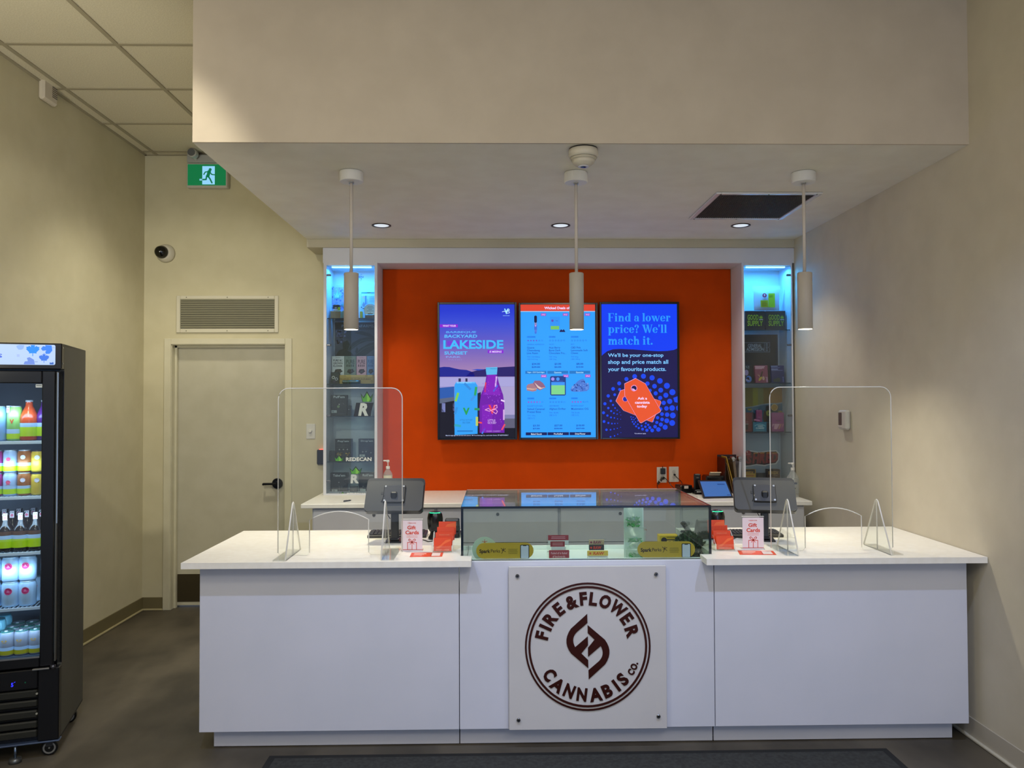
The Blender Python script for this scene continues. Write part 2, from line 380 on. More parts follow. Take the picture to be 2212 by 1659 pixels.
A.line([(1708, 1450), (1702, 1480), (1660, 1482)], 12, G, .8).line([(1718, 1452), (1734, 1475), (1750, 1508)], 12, G, .8); A.line([(1655, 1482), (1668, 1482)], 14, '#8fd0f5', 1); A.build('sign_face', ex, 'lit green and white running figure')
em = wall_thing('emergency_light', 'white emergency light with round lamp heads above the exit sign', 'emergency light', 453, 357, YX)
m = MB(); m.box(-hw_*.95, hw_*.95, -.075, -.001, 0, 17*sx, mat('#a9abab', .4), .005); m.build('battery_housing', em)
for hxp in (415.5, 488):
    hp = at(hxp, 330.5, 5.87)-em.location; hd = MB()
    hd.cyl(.034, -.02, .045, mat('#b9bab8', .35), tuple(hp), 24, 'y', b=.008).cyl(.010, 0, .1, WP, (hp.x, hp.y+.03, hp.z-.025), 10, 'y'); ho = hd.build('lamp_head', em)
    MB().cyl(.028, -.024, -.019, mat('#6d717a', .1, .4), tuple(hp), 24, 'y').build('lens', ho)
# chime box under the ceiling on the left wall
pb = onx(96, 222, XL)
cb = thing('wall_chime', 'small white vented box on the left wall just under the ceiling', 'sensor', (XL, pb.y, onx(96, 222, XL).z))
m = MB(); m.box(.001, .04, -.075, .075, 0, .14, mat('#cfc6b6', .5), .012); m.build('chime_case', cb)
for k in range(7): MB().box(.0395, .0425, .012, .062, .04+k*.012, .045+k*.012, mat('#6e675c', .6)).build('vent_slot', cb)
# light switch and card reader left of the display cabinet
sw = wall_thing('dimmer_switch', 'white dimmer switch plate with a round knob on the back wall', 'switch', 671.5, 948)
MB().box(-.035, .035, -.007, -.0005, 0, .117, mat('#d4d2ca', .35), .003).build('switch_plate', sw)
MB().cyl(.013, -.026, -.006, mat('#dedcd2', .35), (-.002, 0, .062), 20, 'y', b=.002).build('knob', sw)
cr = wall_thing('card_reader', 'black card reader with a red light bar beside the left display cabinet', 'card reader', 697, 1003)
MB().box(-.04, .04, -.026, -.0005, 0, .115, DARK, .006).build('reader_body', cr)
MB().box(-.022, .03, -.0275, -.004, .1145, .1195, mat('#ff6a5a', .4, 0, 1.6), .001).build('status_light', cr, label='glowing red light bar')
# thermostat on the right wall
pt = onx(1830, 928, XR)
th = thing('thermostat', 'white wall thermostat on the right wall', 'thermostat', (XR, pt.y, pt.z))
tp = mat('#c9c6bf', .4)
hy = .058
MB().box(-.034, -.001, -hy, hy, 0, .125, tp, .01).build('thermostat_case', th)
MB().box(-.0355, -.034, .0, hy-.012, .028, .108, mat('#4a423e', .25), .001).build('display', th, label='dark display window')
MB().box(-.037, -.034, -.004, hy-.008, .018, .024, mat('#e6ded6', .3), .002).build('button_bar', th)
# ================================================================== SOFFIT FITTINGS
def pendant(px, ptop, pbot, canopy_y, label):
    q = onz(px, canopy_y, SZ); zt, zb = at(px, ptop, q.y).z, at(px, pbot, q.y).z
    t = thing('pendant_lamp', label, 'lamp', (q.x, q.y, SZ), 0, 'white tube pendants over the counter')
    MB().cyl(.062, -.055, -.001, WHITE, n=36, b=.003).build('canopy', t)
    MB().lathe([(.014, -.062), (.012, -.056), (.014, -.054)], STEEL, n=16).build('cord_grip', t)
    MB().cyl(.0085, zt-SZ-.01, -.055, mat('#cfc6bd', .5), n=10).build('cord', t)
    r = .038; s_ = MB(); s_.lathe([(.008, zt-SZ), (r-.003, zt-SZ), (r, zt-SZ-.003), (r, zb-SZ), (r-.003, zb-SZ), (r-.003, zb-SZ+.03)], mat('#bdb5ab', .5), n=36); s_.build('shade', t)
    MB().cyl(r-.003, zb-SZ-.0006, zb-SZ+.004, mat('#fff0d0', .5, 0, 6.0), n=28).build('diffuser', t, label='glowing diffuser disc')
    L = lamp('SPOT', 'pendant_light', (q.x, q.y, zb-.004), (q.x, q.y, 0), 44, WARM, .034, 140, 1.0)
    return q
P1 = pendant(759, 590, 712, 371, 'white tube pendant lamp hanging on the left, in front of the left cabinet')
P2 = pendant(1244, 590, 712, 373, 'white tube pendant lamp hanging in the middle, in front of the screens')
P3 = pendant(1735.5, 589, 711, 373, 'white tube pendant lamp hanging on the right, beside the right cabinet')
for px, lab in ((824, 'round recessed ceiling light nearest the left cabinet'), (1211, 'round recessed ceiling light in the middle of the row'), (1600, 'round recessed ceiling light next to the ceiling grille')):
    q = onz(px, 486.5, SZ)
    t = thing('downlight', lab, 'ceiling light', (q.x, q.y, SZ), 0, 'recessed lights in the soffit')
    MB().lathe([(.052, -.001), (.066, -.001), (.066, -.005), (.052, -.004)], mat('#3c2b22', .4), n=32, cap=False).build('trim_ring', t)
    MB().lathe([(.051, -.002), (.047, -.0035), (.0, -.004)], mat('#dfe8f0', .4, 0, .9), n=28).build('diffuser', t)
    lamp('SPOT', 'downlight_beam', (q.x, q.y, SZ-.012), (q.x, q.y, 0), 38, (1.0, .91, .72), .045, 108, .7)
# ceiling grille
a0, a1, a2, a3 = onz(1545, 414, SZ), onz(1767, 414, SZ), onz(1700, 471, SZ), onz(1490, 471, SZ)
cx_ = (a0.x+a1.x+a2.x+a3.x)/4; y0_, y1_ = a0.y, a2.y; xw = ((a1.x-a0.x)+(a2.x-a3.x))/4
vt = thing('ceiling_grille', 'square ceiling return grille with dark core on the right of the soffit', 'vent', (cx_, (y0_+y1_)/2, SZ))
yw = abs(y1_-y0_)/2; fr = .03; VP_ = mat('#dcdce0', .22, .1)
m = MB(); m.box(-xw, -xw+fr, -yw, yw, -.012, -.0005, VP_, .003).box(xw-fr, xw, -yw, yw, -.012, -.0005, VP_, .003).box(-xw+fr, xw-fr, -yw, -yw+fr, -.012, -.0005, VP_, .003).box(-xw+fr, xw-fr, yw-fr, yw, -.012, -.0005, VP_, .003); m.build('grille_frame', vt)
MB().box(-xw+fr, xw-fr, -yw+fr, yw-fr, -.002, -.001, mat('#26241f', .8)).build('grille_back', vt)
core = MB(); n_ = 44; CM = mat('#4f4b40', .6)
for k in range(n_): xx = -xw+fr+(2*xw-2*fr)*(k+.5)/n_; core.box(xx-.0016, xx+.0016, -yw+fr, yw-fr, -.009, -.002, CM)
for k in range(20): yy = -yw+fr+(2*yw-2*fr)*(k+.5)/20; core.box(-xw+fr, xw-fr, yy-.0012, yy+.0012, -.008, -.002, CM)
o = core.build('grille_core', vt); o['kind'] = 'stuff'
for x in (-xw*.9, 0, xw*.9):
    for y in (-yw+fr/2, yw-fr/2): MB().cyl(.005, -.0145, -.011, mat('#77746c', .4, .5), (x, y, 0), 8).build('screw', vt)
# dome camera on the soffit
q = onz(1260, 322, SZ)
dc = thing('ceiling_dome_camera', 'white round dome camera on the soffit above the middle pendant', 'camera', (q.x, q.y, SZ)); CW = mat('#cfc8b8', .45)
MB().cyl(.068, -.008, -.0005, mat('#1b1512', .7), n=36).build('mounting_plate', dc, label='dark mounting plate')
MB().lathe([(.070, -.006), (.071, -.03), (.066, -.044)], CW, n=40).build('camera_body', dc)
MB().lathe([(.064, -.045), (.058, -.056)], mat('#bdb6a4', .45), n=40).build('camera_ring', dc)
MB().lathe([(.057, -.056), (.05, -.07), (.034, -.082), (.025, -.084)], CW, n=40).build('camera_cap', dc)
MB().lathe([(.026, -.0835), (.025, -.087), (.018, -.0875)], mat('#d6d4d8', .3), n=28).build('lens_ring', dc)
MB().lathe([(.0175, -.087), (.010, -.0885), (0, -.089)], mat('#08080e', .08), n=24).build('lens', dc, label='black lens')
# ================================================================== DISPLAY WALL
GLD = glass('#eef4f6', 'door_glass', f0=.045); SHELFG = glass('#cfe2e4', 'shelf_glass', f0=.05); GEDGE = mat('#16324a', .15)
LEDM = mat('#8fdcff', .5, 0, 4.0)
sC = YC/F
CAB_B, CAB_T = .907, at(1200, 566, YC).z
o = struct(MB().box(at(697, 550, YC).x, at(1716, 550, YC).x, YC+.004, YB-.013, NZ, FZ, LAM, .002).build('trim_1'))
o = struct(MB().box(BX, XR, YC-.012, YB-.013, FZ, SZ, mat('#c2bba6', .6), .002).build('trim_2'))
def cabinet(x0, i0, i1, x1, zs, hinge, label):
    """pixel columns of outer and inner edges; shelf rows in pixels"""
    X0, I0, I1, X1 = (at(x, 800, YC).x for x in (x0, i0, i1, x1)); xc = (X0+X1)/2
    t = thing('display_cabinet', label, 'cabinet', (xc, YC, CAB_B), 0, 'lit glass-door display cabinets'); D = YB-.014-YC; Hh = CAB_T-CAB_B; X0, I0, I1, X1 = X0-xc, I0-xc, I1-xc, X1-xc
    zt = at((i0+i1)/2, 573, YC).z-CAB_B; zb = .012
    MB().box(X0, I0, 0, D, 0, Hh, LAM, .001).build('side_panel', t); MB().box(I1, X1, 0, D, 0, Hh, LAM, .001).build('side_panel', t)
    MB().box(I0, I1, D-.012, D, 0, Hh, mat('#cfd6da', .5)).build('back_panel', t)
    MB().box(I0, I1, 0, D-.012, zt, Hh, LAM).build('top_panel', t); MB().box(I0, I1, 0, D-.012, 0, zb, LAM).build('bottom_panel', t)
    for z in zs:
        zz = at((i0+i1)/2, z, YC+.03).z-CAB_B; m = MB(); m.box(I0+.001, I1-.001, .027, D-.014, zz-.006, zz, SHELFG); m.box(I0+.001, I1-.001, .024, .027, zz-.006, zz, GEDGE); m.build('glass_shelf', t)
    MB().box(I0+.03, I1-.03, .035, .055, zt-.012, zt-.0005, LEDM, .002).build('led_strip', t, label='bright cool light strip')
    L = lamp('AREA', 'cabinet_light', (xc, YC+.07, CAB_B+zt-.02), (xc, YC+.12, 0), 4.5, (.05, .42, 1.0), I1-I0-.06, sy=.02)
    d = MB(); d.box(I0+.002, I1-.002, .006, .0115, zb+.003, zt-.006, GLD); do = d.build('glass_door', t)
    e = MB(); e.box(I0+.002, I1-.002, .005, .012, zt-.007, zt-.003, mat('#8fa6b4', .2)); e.build('door_edge', do)
    hx = I0 if hinge < 0 else I1; sg = 1 if hinge < 0 else -1
    for zp in (594, 745, 898, 1040):
        z = at(i0, zp, YC).z-CAB_B; hm = MB(); hm.box(min(hx, hx+sg*.032), max(hx, hx+sg*.032), .0, .016, z-.008, z+.008, mat('#7d8088', .25, .9), .004); hm.build('hinge', do, label='metal glass-door hinge')
    return t, xc, I0+xc, I1+xc
CABL = cabinet(698.5, 705, 809, 815, (687, 829, 899, 997), -1, 'narrow white display cabinet left of the screens, lit blue at the top')
CABR = cabinet(1604, 1609, 1711, 1714, (712, 827, 933), 1, 'narrow white display cabinet right of the screens, lit blue at the top')
# ================================================================== BACK COUNTER
zb = .907; YF = 5.255
WTL, WTR = at(649.5, 1090, YF).x, at(1755, 1082, YF).x
o = MB().box(WTL, WTR, YF, YB-.014, zb-.03, zb-.0005, TOP, .003).build('back_worktop'); tag(o, 'long white worktop on the back cabinets under the screens', 'worktop')
CABG = noisy('grey_laminate', '#c3c3c6', '#bdbdc1', 4, .4)
seams = (673, 942, 1208, 1471.5, 1740)
labs = ('leftmost white drawer cabinet under the back worktop', 'white drawer cabinet behind the left half of the glass case', 'white drawer cabinet behind the right half of the glass case', 'rightmost white drawer cabinet under the back worktop')
for k in range(4):
    x0, x1 = at(seams[k], 1130, YF+.04).x, at(seams[k+1], 1130, YF+.04).x
    t = thing('drawer_cabinet', labs[k], 'cabinet', ((x0+x1)/2, YF+.04, 0), 0, 'white drawer cabinets along the back'); h = (x1-x0)/2-.001
    MB().box(-h, h, .02, .68, .09, zb-.032, CABG).box(-h+.02, h-.02, .06, .66, 0, .09, mat('#8b8a8f', .5)).build('cabinet_body', t)
    zz = [zb-.040]+[at(1100, 1171, YF+.04).z-.0015]; 
    for a, b_ in ((zz[0], zz[1]), (zz[1]-.004, .40), (.396, .10)):
        d = MB().box(-h+.010, h-.010, 0, .02, min(a, b_), max(a, b_), CABG, .001).build('drawer', t); zl = max(a, b_)-.042
        MB().cyl(.011, -.004, 0, mat('#74746f', .3, .8), (0.0, 0, zl), 16, 'y').build('lock', d, label='round metal lock')
    if k in (0, 1): pass
# ================================================================== FRONT COUNTER
YP, YT, YTB, ZT, YK = 3.576, 3.4926, 4.35, .88, 3.64
TH = .0275
pl, s1, s2, pr = at(430, 1400, YP).x, at(992.3, 1400, YP).x, at(1543.8, 1400, YP).x, at(2091.5, 1400, YP).x
kz0 = at(1200, 1573.5, YP).z
kl, kr = at(461, 1605, YK).x, at(2058, 1590, YK).x
def unit(x0, x1, k0, k1, ztop, label, sides):
    t = thing('counter_unit', label, 'counter', ((x0+x1)/2, YP, 0), 0, 'white panelled counter units'); xc = (x0+x1)/2; g_ = .0016
    MB().box(x0-xc+g_, x1-xc-g_, 0, .02, kz0, ztop, LAM, .0015).build('front_panel', t)
    MB().box(k0-xc+g_, k1-xc-g_, YK-YP, YK-YP+.016, 0.002, kz0+.003, LAM, .0015).build('toe_kick', t)
    m = MB(); m.box(x0-xc+.004, x1-xc-.004, .0225, .04, kz0, ztop-.001, DARK)
    if 'L' in sides: m.box(x0-xc, x0-xc+.02, .021, .72, kz0, ztop-.001, LAM)
    else: m.box(x0-xc+.004, x0-xc+.02, .041, .72, kz0, ztop-.1, LAM)
    if 'R' in sides: m.box(x1-xc-.02, x1-xc, .021, .72, kz0, ztop-.001, LAM)
    else: m.box(x1-xc-.02, x1-xc-.004, .041, .72, kz0, ztop-.1, LAM)
    m.box(x0-xc+.02, x1-xc-.02, .7, .72, kz0, ztop-.1, LAM).box(x0-xc+.02, x1-xc-.02, .041, .72, kz0, kz0+.018, LAM); m.build('carcass', t)
    MB().box(k0-xc+.01, k1-xc-.01, YK-YP+.017, .66, .002, kz0, LAM).build('plinth', t)
    return t
ZCB = at(1270, 1211, YP).z
u1 = unit(pl, s1, kl, at(992.8, 1600, YK).x, ZT-TH, 'white counter unit on the left with a plain front panel', 'L')
u2 = unit(s1, s2, at(993.2, 1600, YK).x, at(1540, 1600, YK).x, ZCB, 'white middle counter unit carrying the round logo board', '')
u3 = unit(s2, pr, at(1541, 1600, YK).x, kr, ZT-TH, 'white counter unit on the right next to the wall', 'R')
XTL = at(390.5, 1215.5, YT).x; IL, IR = at(1017.5, 1207, YT).x, at(1526.5, 1205, YT).x
GXL, GXR, YG, YGB, ZG = -.1719+.002, 1.001-.002, 3.6111, 4.3084, 1.1066
o = MB().prism([(XTL, YT), (IL, YT), (IL, YG-.003), (GXL-.004, YG-.003), (GXL-.004, YTB), (XTL, YTB)], ZT-TH, ZT, TOP, 'xy').build('worktop'); tag(o, 'white worktop slab on the left counter unit', 'worktop', 'white front worktops')
o = MB().prism([(XR-.003, YT), (XR-.003, YTB), (GXR+.004, YTB), (GXR+.004, YG-.003), (IR, YG-.003), (IR, YT)], ZT-TH, ZT, TOP, 'xy').build('worktop'); tag(o, 'white worktop slab on the right counter unit, running to the wall', 'worktop', 'white front worktops')
# round logo board on the middle unit
lc = at(1270.5, 1574, YP-.018); sB = (YP-.024)/F
lb = thing('logo_board', 'square white board with the round brown shop emblem on the middle counter unit', 'sign', (lc.x, YP-.001, lc.z))
hwB = (1440-1101)/2*sB; hB = (1574-1226.5)*sB
MB().box(-hwB, hwB, -.024, -.010, 0, hB, noisy('board_white', '#d2cfce', '#cdcac9', 3, .4), .0012).build('board', lb)
for px_, py_ in ((1119.5, 1245.5), (1418.5, 1244), (1121, 1552), (1421.5, 1547.5)):
    x, z = (px_-1270.5)*sB, (1574-py_)*sB
    m = MB(); m.cyl(.0088, -.033, -.024, mat('#8d8d90', .2, 1.0), (x, 0, z), 20, 'y', b=.002); m.cyl(.007, -.010, -.0, mat('#8d8d90', .3, 1.0), (x, 0, z), 12, 'y'); m.cyl(.004, -.0335, -.0328, mat('#2a2a2c', .4, .6), (x, 0, z), 6, 'y'); m.build('standoff', lb, label='steel stand-off screw')
ROSE = mat('#471a12', .3, .55); ROSE2 = mat('#4a1c12', .32, .5)
LZ = lambda X, Y: ((1080+X/4.366-1270.5)*sB, (1574-(1210+Y/4.366))*sB)
def raised(name, polys, m, th=.004):
    b_ = MB()
    for p in polys: b_.prism([LZ(*q) for q in p], -.024-th, -.0235, m)
    return b_.build(name, lb)
cxL, cyL = 831, 819
def ringpoly(name, r0, r1, m, n=72):
    b_ = MB(); v = []; f = []
    for k in range(n):
        a = 2*PI*k/n
        for r in (r0, r1):
            x, z = LZ(cxL+r*math.cos(a), cyL+r*math.sin(a)*1.012); v += [(x, -.028, z), (x, -.0235, z)]
    for k in range(n):
        a, b2 = 4*k, 4*((k+1) % n); f += [(a, a+2, b2+2, b2), (a, b2, b2+1, a+1), (a+2, a+3, b2+3, b2+2)]
    b_.add(v, f, m); return b_.build(name, lb)
ringpoly('emblem_ring', 574, 590, ROSE); ringpoly('emblem_ring', 539, 558, ROSE2)
def bez(p0, p1, p2, n=7): return [((1-t)**2*p0[0]+2*t*(1-t)*p1[0]+t*t*p2[0], (1-t)**2*p0[1]+2*t*(1-t)*p1[1]+t*t*p2[1]) for t in (k/n for k in range(n+1))]
half = [(826, 515), (828, 598)]+bez((728, 682), (668, 742), (712, 824))+[(831, 724), (832, 806), (769, 882), (833, 944), (834, 1019)]+bez((672, 880), (588, 768), (672, 652))
raised('emblem_leaf', [half], ROSE)
raised('emblem_leaf', [[(2*832-x, 2*818.5-y) for x, y in half]], ROSE)
# round lettering, every letter set along the ring
def ring_text(chars, name):
    b_ = MB()
    for ch, x, y, size, flip in chars:
        v, f, a, b2, lo, hi = glyphs(ch, .045, 3); lo, hi = (0.0, .69) if ch != '.' else (0.0, .69)
        ang = math.atan2(x-cxL, -(y-cyL)) if not flip else math.atan2(-(x-cxL), (y-cyL)); k = size/.69
        pts = []
        for p in v:
            u_, w_ = (p[0]-(a+b2)/2)*k*(.80 if ch in 'OWNC' else .94), (p[1]-.345)*k
            X = x+u_*math.cos(ang)+w_*math.sin(ang); Y = y+u_*math.sin(ang)-w_*math.cos(ang)
            pts.append(LZ(X, Y))
        n = len(pts)
        b_.add([(p[0], -.0275, p[1]) for p in pts], f, ROSE)
        # side walls from the open rim of each letter
        cnt = {}
        for fc in f:
            for i in range(len(fc)):
                e_ = (fc[i], fc[(i+1) % len(fc)]); kk = tuple(sorted(e_)); cnt.setdefault(kk, []).append(e_)
        rim = [e_[0] for e_ in cnt.values() if len(e_) == 1]; vv = []; ff = []
        for a_, c_ in rim:
            i = len(vv); vv += [(pts[a_][0], -.0275, pts[a_][1]), (pts[c_][0], -.0275, pts[c_][1]), (pts[c_][0], -.0238, pts[c_][1]), (pts[a_][0], -.0238, pts[a_][1])]; ff.append((i, i+1, i+2, i+3))
        b_.add(vv, ff, ROSE)
    return b_.build(name, lb, label='raised brown lettering')
T_ = [('F', 402, 711), ('I', 433, 638), ('R', 480, 556), ('E', 560, 468), ('&', 680, 403), ('F', 792, 372), ('L', 886, 376), ('O', 997, 402), ('W', 1118, 468), ('E', 1200, 563), ('R', 1248, 684)]
ring_text([(c_, x, y, 112, False) for c_, x, y in T_], 'emblem_lettering')
B_ = [('C', 472, 1080), ('A', 548, 1174), ('N', 655, 1230), ('N', 773, 1264), ('A', 902, 1266), ('B', 1010, 1232), ('I', 1096, 1184), ('S', 1156, 1126)]
ring_text([(c_, x, y, 112, True) for c_, x, y in B_]+[('C', 1236, 1061, 58, True), ('O', 1263, 1011, 58, True), ('.', 1272, 974, 58, True)], 'emblem_lettering')
# ================================================================== GLASS CASE
CASEG = glass('#f0f8f5', 'case_glass', f0=.035); TOPG = glass('#eef5f2', 'case_top_glass', f0=.05); TEAL = mat('#071522', .12, 0, 0, .6)
gc = thing('glass_display_case', 'glass display case with dark edges in the middle of the counter', 'display case', ((GXL+GXR)/2, YG, ZCB)); hg = (GXR-GXL)/2; zg = ZG-ZCB; dg = YGB-YG
MB().box(-hg, hg, 0, .008, .001, zg-.008, CASEG).build('front_pane', gc)
MB().box(-hg, -hg+.008, .008, dg, .001-.09, zg-.008, CASEG).build('side_pane', gc); MB().box(hg-.008, hg, .008, dg, .001-.09, zg-.008, CASEG).build('side_pane', gc)
MB().box(-hg, hg, 0, dg, zg-.008, zg, TOPG).build('top_pane', gc)
m = MB(); m.box(-hg-.001, hg+.001, -.002, .006, zg-.0085, zg+.0008, TEAL).box(-hg-.001, -hg+.010, -.002, .004, .001, zg-.008, TEAL).box(hg-.010, hg+.001, -.002, .004, .001, zg-.008, TEAL)
m.box(-hg-.001, -hg+.0005, .006, dg, zg-.006, zg+.0005, mat('#3a5560', .2)).box(hg-.0005, hg+.001, .006, dg, zg-.006, zg+.0005, mat('#4a3a38', .2)).box(-hg, hg, dg-.002, dg+.001, zg-.007, zg+.0005, mat('#d9b6a8', .3)); m.build('pane_edge', gc)
DZK = .775-ZCB
MB().box(-hg+.009, hg-.009, .03, dg, DZK-.016, DZK, mat('#dfe6e4', .4), .001).build('deck', gc); MB().box(-hg+.012, hg-.012, .009, .03, DZK, -.001, mat('#dfe6e4', .4)).build('front_ledge', gc)
MB().box(-hg+.009, hg-.009, dg-.012, dg-.002, DZK, DZK+.022, mat('#eef2f0', .3), .001).build('rear_rail', gc)
# ================================================================== FLOOR MAT
m0, m1 = onz(600, 1629, 0), onz(1900, 1618, 0)
fm = thing('floor_mat', 'dark grey rectangular floor mat in front of the counter', 'mat', ((m0.x+m1.x)/2, 0, 0))
hx_ = (m1.x-m0.x)/2; MATM = noisy('mat_pile', '#2b2c2a', '#383a38', 60, .95, bump=.6, bscale=500)
MB().box(-hx_, hx_, 2.4, 3.505, .0005, .007, MATM, .004).build('mat_pile', fm)
m = MB(); m.box(-hx_-.03, -hx_, 2.37, 3.535, .0003, .004, mat('#191a19', .8)).box(hx_, hx_+.03, 2.37, 3.535, .0003, .004, mat('#191a19', .8)).box(-hx_, hx_, 3.505, 3.535, .0003, .004, mat('#191a19', .8)); m.build('mat_border', fm)
# ================================================================== SCREENS
YTV = 5.925; sT = YTV/F
BEZ = mat('#07080c', .18, 0, 0, .5)
def tv(x0, x1, y0, y1, label, ix, it, ib):
    xc = (x0+x1)/2; p = at(xc, y1, YTV); h = (x1-x0)/2*sT; hh = (y1-y0)*sT
    t = thing('wall_screen', label, 'screen', (p.x, YTV, p.z), 0, 'portrait screens on the orange wall')
    m = MB(); w_ = ix*sT; a, b_ = ib*sT, hh-it*sT
    m.box(-h, -h+w_, 0, .03, 0, hh, BEZ, .002).box(h-w_, h, 0, .03, 0, hh, BEZ, .002).box(-h+w_, h-w_, 0, .03, 0, a, BEZ, .002).box(-h+w_, h-w_, 0, .03, b_, hh, BEZ, .002); m.build('bezel', t)
    MB().box(-h+.004, h-.004, .008, .05, .004, hh-.004, DARK, .004).build('housing', t)
    MB().box(-.2, .2, .05, YB-.013-YTV, hh*.3, hh*.7, DARK).build('wall_mount', t)
    return t, Art(xc, y1, sT, .008, emit=1.0)
# --- left screen: lakeside drinks advert
t, A = tv(945.5, 1117, 652.5, 950, 'portrait screen on the left showing a lakeside advert with a can and a purple bottle', 4.5, 4.5, 4)
A.zoom(920, 630, 4.881); E1 = 1.0
bands = ['#1f35c8', '#2136cc', '#2b3fcf', '#3648d0', '#414dcc', '#4c52c8', '#5855c4', '#645abf', '#7060bb', '#7c66b6', '#886db2', '#9476b0', '#a07fae', '#a984ac']
for k in range(52):
    u = k/52*13; a, b_ = bands[int(u)], bands[min(13, int(u)+1)]; f_ = u-int(u)
    c = '#'+''.join('%02x' % round(int(a[i:i+2], 16)*(1-f_)+int(b_[i:i+2], 16)*f_) for i in (1, 3, 5)); A.rect(140, 133+k*767/52, 938, 133+(k+1)*767/52, c)
A.rect(140, 890, 938, 1100, '#8d8ac6').rect(140, 1100, 938, 1340, '#7a7ba8').rect(140, 1340, 938, 1490, '#5a5a72').rect(140, 1490, 938, 1552, '#14152a'); A.l = 2
A.poly([(140, 800), (190, 792), (250, 795), (300, 808), (360, 820), (430, 826), (500, 850), (520, 897), (140, 897)], '#16208c').poly([(420, 897), (470, 850), (560, 826), (640, 815), (760, 800), (938, 790), (938, 897)], '#241a66')
A.rect(140, 905, 938, 1000, '#a39fd4').poly([(620, 1002), (938, 1002), (938, 1300), (760, 1300)], '#a59cc8'); A.l = 3; A.poly([(480, 826), (540, 816), (630, 820), (560, 832)], '#2a48c0')
A.l = 3
A.poly([(140, 1015), (300, 1000), (300, 1110), (140, 1130)], '#2656a8').poly([(140, 1130), (300, 1110), (300, 1150), (140, 1180)], '#56607a').poly([(140, 1180), (300, 1150), (300, 1552), (140, 1552)], '#0a0c22').rect(300, 1440, 938, 1552, '#0b0c20').rect(168, 1175, 206, 1270, '#8088c0').rect(285, 1175, 300, 1260, '#8088c0')
A.poly([(540, 1075), (580, 1060), (580, 1440), (540, 1440)], '#12143a').rect(345, 915, 370, 950, '#2c2a50').rect(418, 915, 440, 950, '#2c2a50')
A.l = 4
A.poly([(303, 985), (322, 952), (520, 952), (545, 990), (545, 1500), (303, 1512)], '#2e9cf0').poly([(322, 952), (520, 952), (516, 968), (326, 968)], '#8fd2ff')
A.poly([(636, 800), (756, 798), (752, 880), (770, 960), (815, 1090), (828, 1200), (828, 1490), (566, 1490), (566, 1200), (580, 1090), (625, 980), (640, 880)], '#6a14a4')
A.l = 5
A.poly([(634, 800), (756, 796), (754, 835), (750, 875), (640, 878), (634, 830)], '#58b4e8').rect(638, 812, 752, 818, '#2a70b0')
A.poly([(655, 878), (735, 878), (750, 960), (790, 1090), (600, 1090), (640, 960)], '#7f1bb8').poly([(590, 1200), (700, 1180), (700, 1480), (590, 1480)], '#7a18b4')
for (x, y, a, c, L_) in ((440, 1000, .8, '#2f86d8', 80), (525, 1052, -.15, '#2aa05a', 80), (328, 1112, -.3, '#7cc850', 80), (500, 1120, -.7, '#3c8ee0', 60), (318, 1255, -.3, '#2f8cdc', 60), (335, 1412, 1.4, '#2fa0b8', 55), (538, 1368, 0, '#b8c860', 80), (540, 1240, 1.5, '#2a9060', 40)):
    A.line([(x-math.sin(a)*L_/2, y+math.cos(a)*L_/2*-1), (x+math.sin(a)*L_/2*-1*-1, y+math.cos(a)*L_/2)], 24, c)
for (x, y, a, c, L_) in ((628, 1010, -.1, '#d83a58', 95), (735, 1022, -.6, '#3f6ae0', 70), (740, 950, -.1, '#dcb8f0', 100), (608, 1468, -.5, '#3c78f0', 60), (575, 1382, 1.4, '#e8484c', 34), (812, 1152, 1.2, '#e8d0f8', 32), (822, 1300, 0, '#d0a8e0', 100), (816, 1430, -.5, '#e84a60', 60)):
    A.line([(x-math.sin(a)*L_/2, y-math.cos(a)*L_/2), (x+math.sin(a)*L_/2, y+math.cos(a)*L_/2)], 16, c)
rn = random.Random(3)
for k in range(60):
    x, y = rn.uniform(600, 800), rn.uniform(940, 1420)
    A.disc(x, y, rn.uniform(2.5, 6), '#a050d8', n=6)
A.l = 6
A.text('V', 390, 1225, 462, 1300, '#1f9a50', .05).text('V', 660, 1195, 738, 1290, '#e03c50', .05)
A.line([(625, 1248), (660, 1232), (690, 1255), (740, 1290), (755, 1265), (740, 1245), (700, 1248), (752, 1225), (748, 1198), (725, 1205), (712, 1240), (670, 1262), (625, 1248)], 7, '#e8a0d8')
A.text('LITTLE VICTORY', 358, 1345, 494, 1362, '#1c78c8').text('SELTZER', 386, 1372, 468, 1390, '#1c78c8').lines(330, 1464, 520, 1, 10, 12, '#1c70c0').text('LITTLE', 654, 1348, 732, 1370, '#d8b8f0', .01).text('VICTORY', 650, 1376, 742, 1396, '#d8b8f0', .01).text('DARK CHERRY', 640, 1466, 790, 1480, '#b890e0', .0)
A.rect(146, 344, 340, 376, '#8c1fd0').rect(654, 617, 820, 650, '#8420d0'); 
for k, (a, b_) in enumerate(((225, 345), (345, 470), (470, 600), (600, 780))): A.rect(a, 520, b_, 570, ('#7436d0', '#6a3ccc', '#5c44c8', '#5648c4')[k])
A.l = 7
A.text('WHAT YOUR', 180, 350, 320, 369, '#e8d8ff', .03).text('IS MISSING', 672, 624, 798, 644, '#e8d8ff', .02, slant=.2)
A.text('NEIGHBOURHOOD', 236, 392, 488, 404, '#5a64d0', 0, slant=.3).text('BARBEQUE', 212, 415, 528, 440, '#58a8f0', .03, slant=.25).text('BACKYARD', 196, 452, 542, 486, '#58b8f8', .03, slant=.12)
A.text('LAKESIDE', 186, 510, 820, 604, '#3fb8f8', .03, res=3).text('SUNSET', 196, 629, 440, 664, '#58b8f4', .03).text('PARK', 216, 680, 372, 698, '#7fa0e8', .02, slant=-.2).text('PATIO', 245, 711, 385, 724, '#8a86cc', .0, slant=-.3)
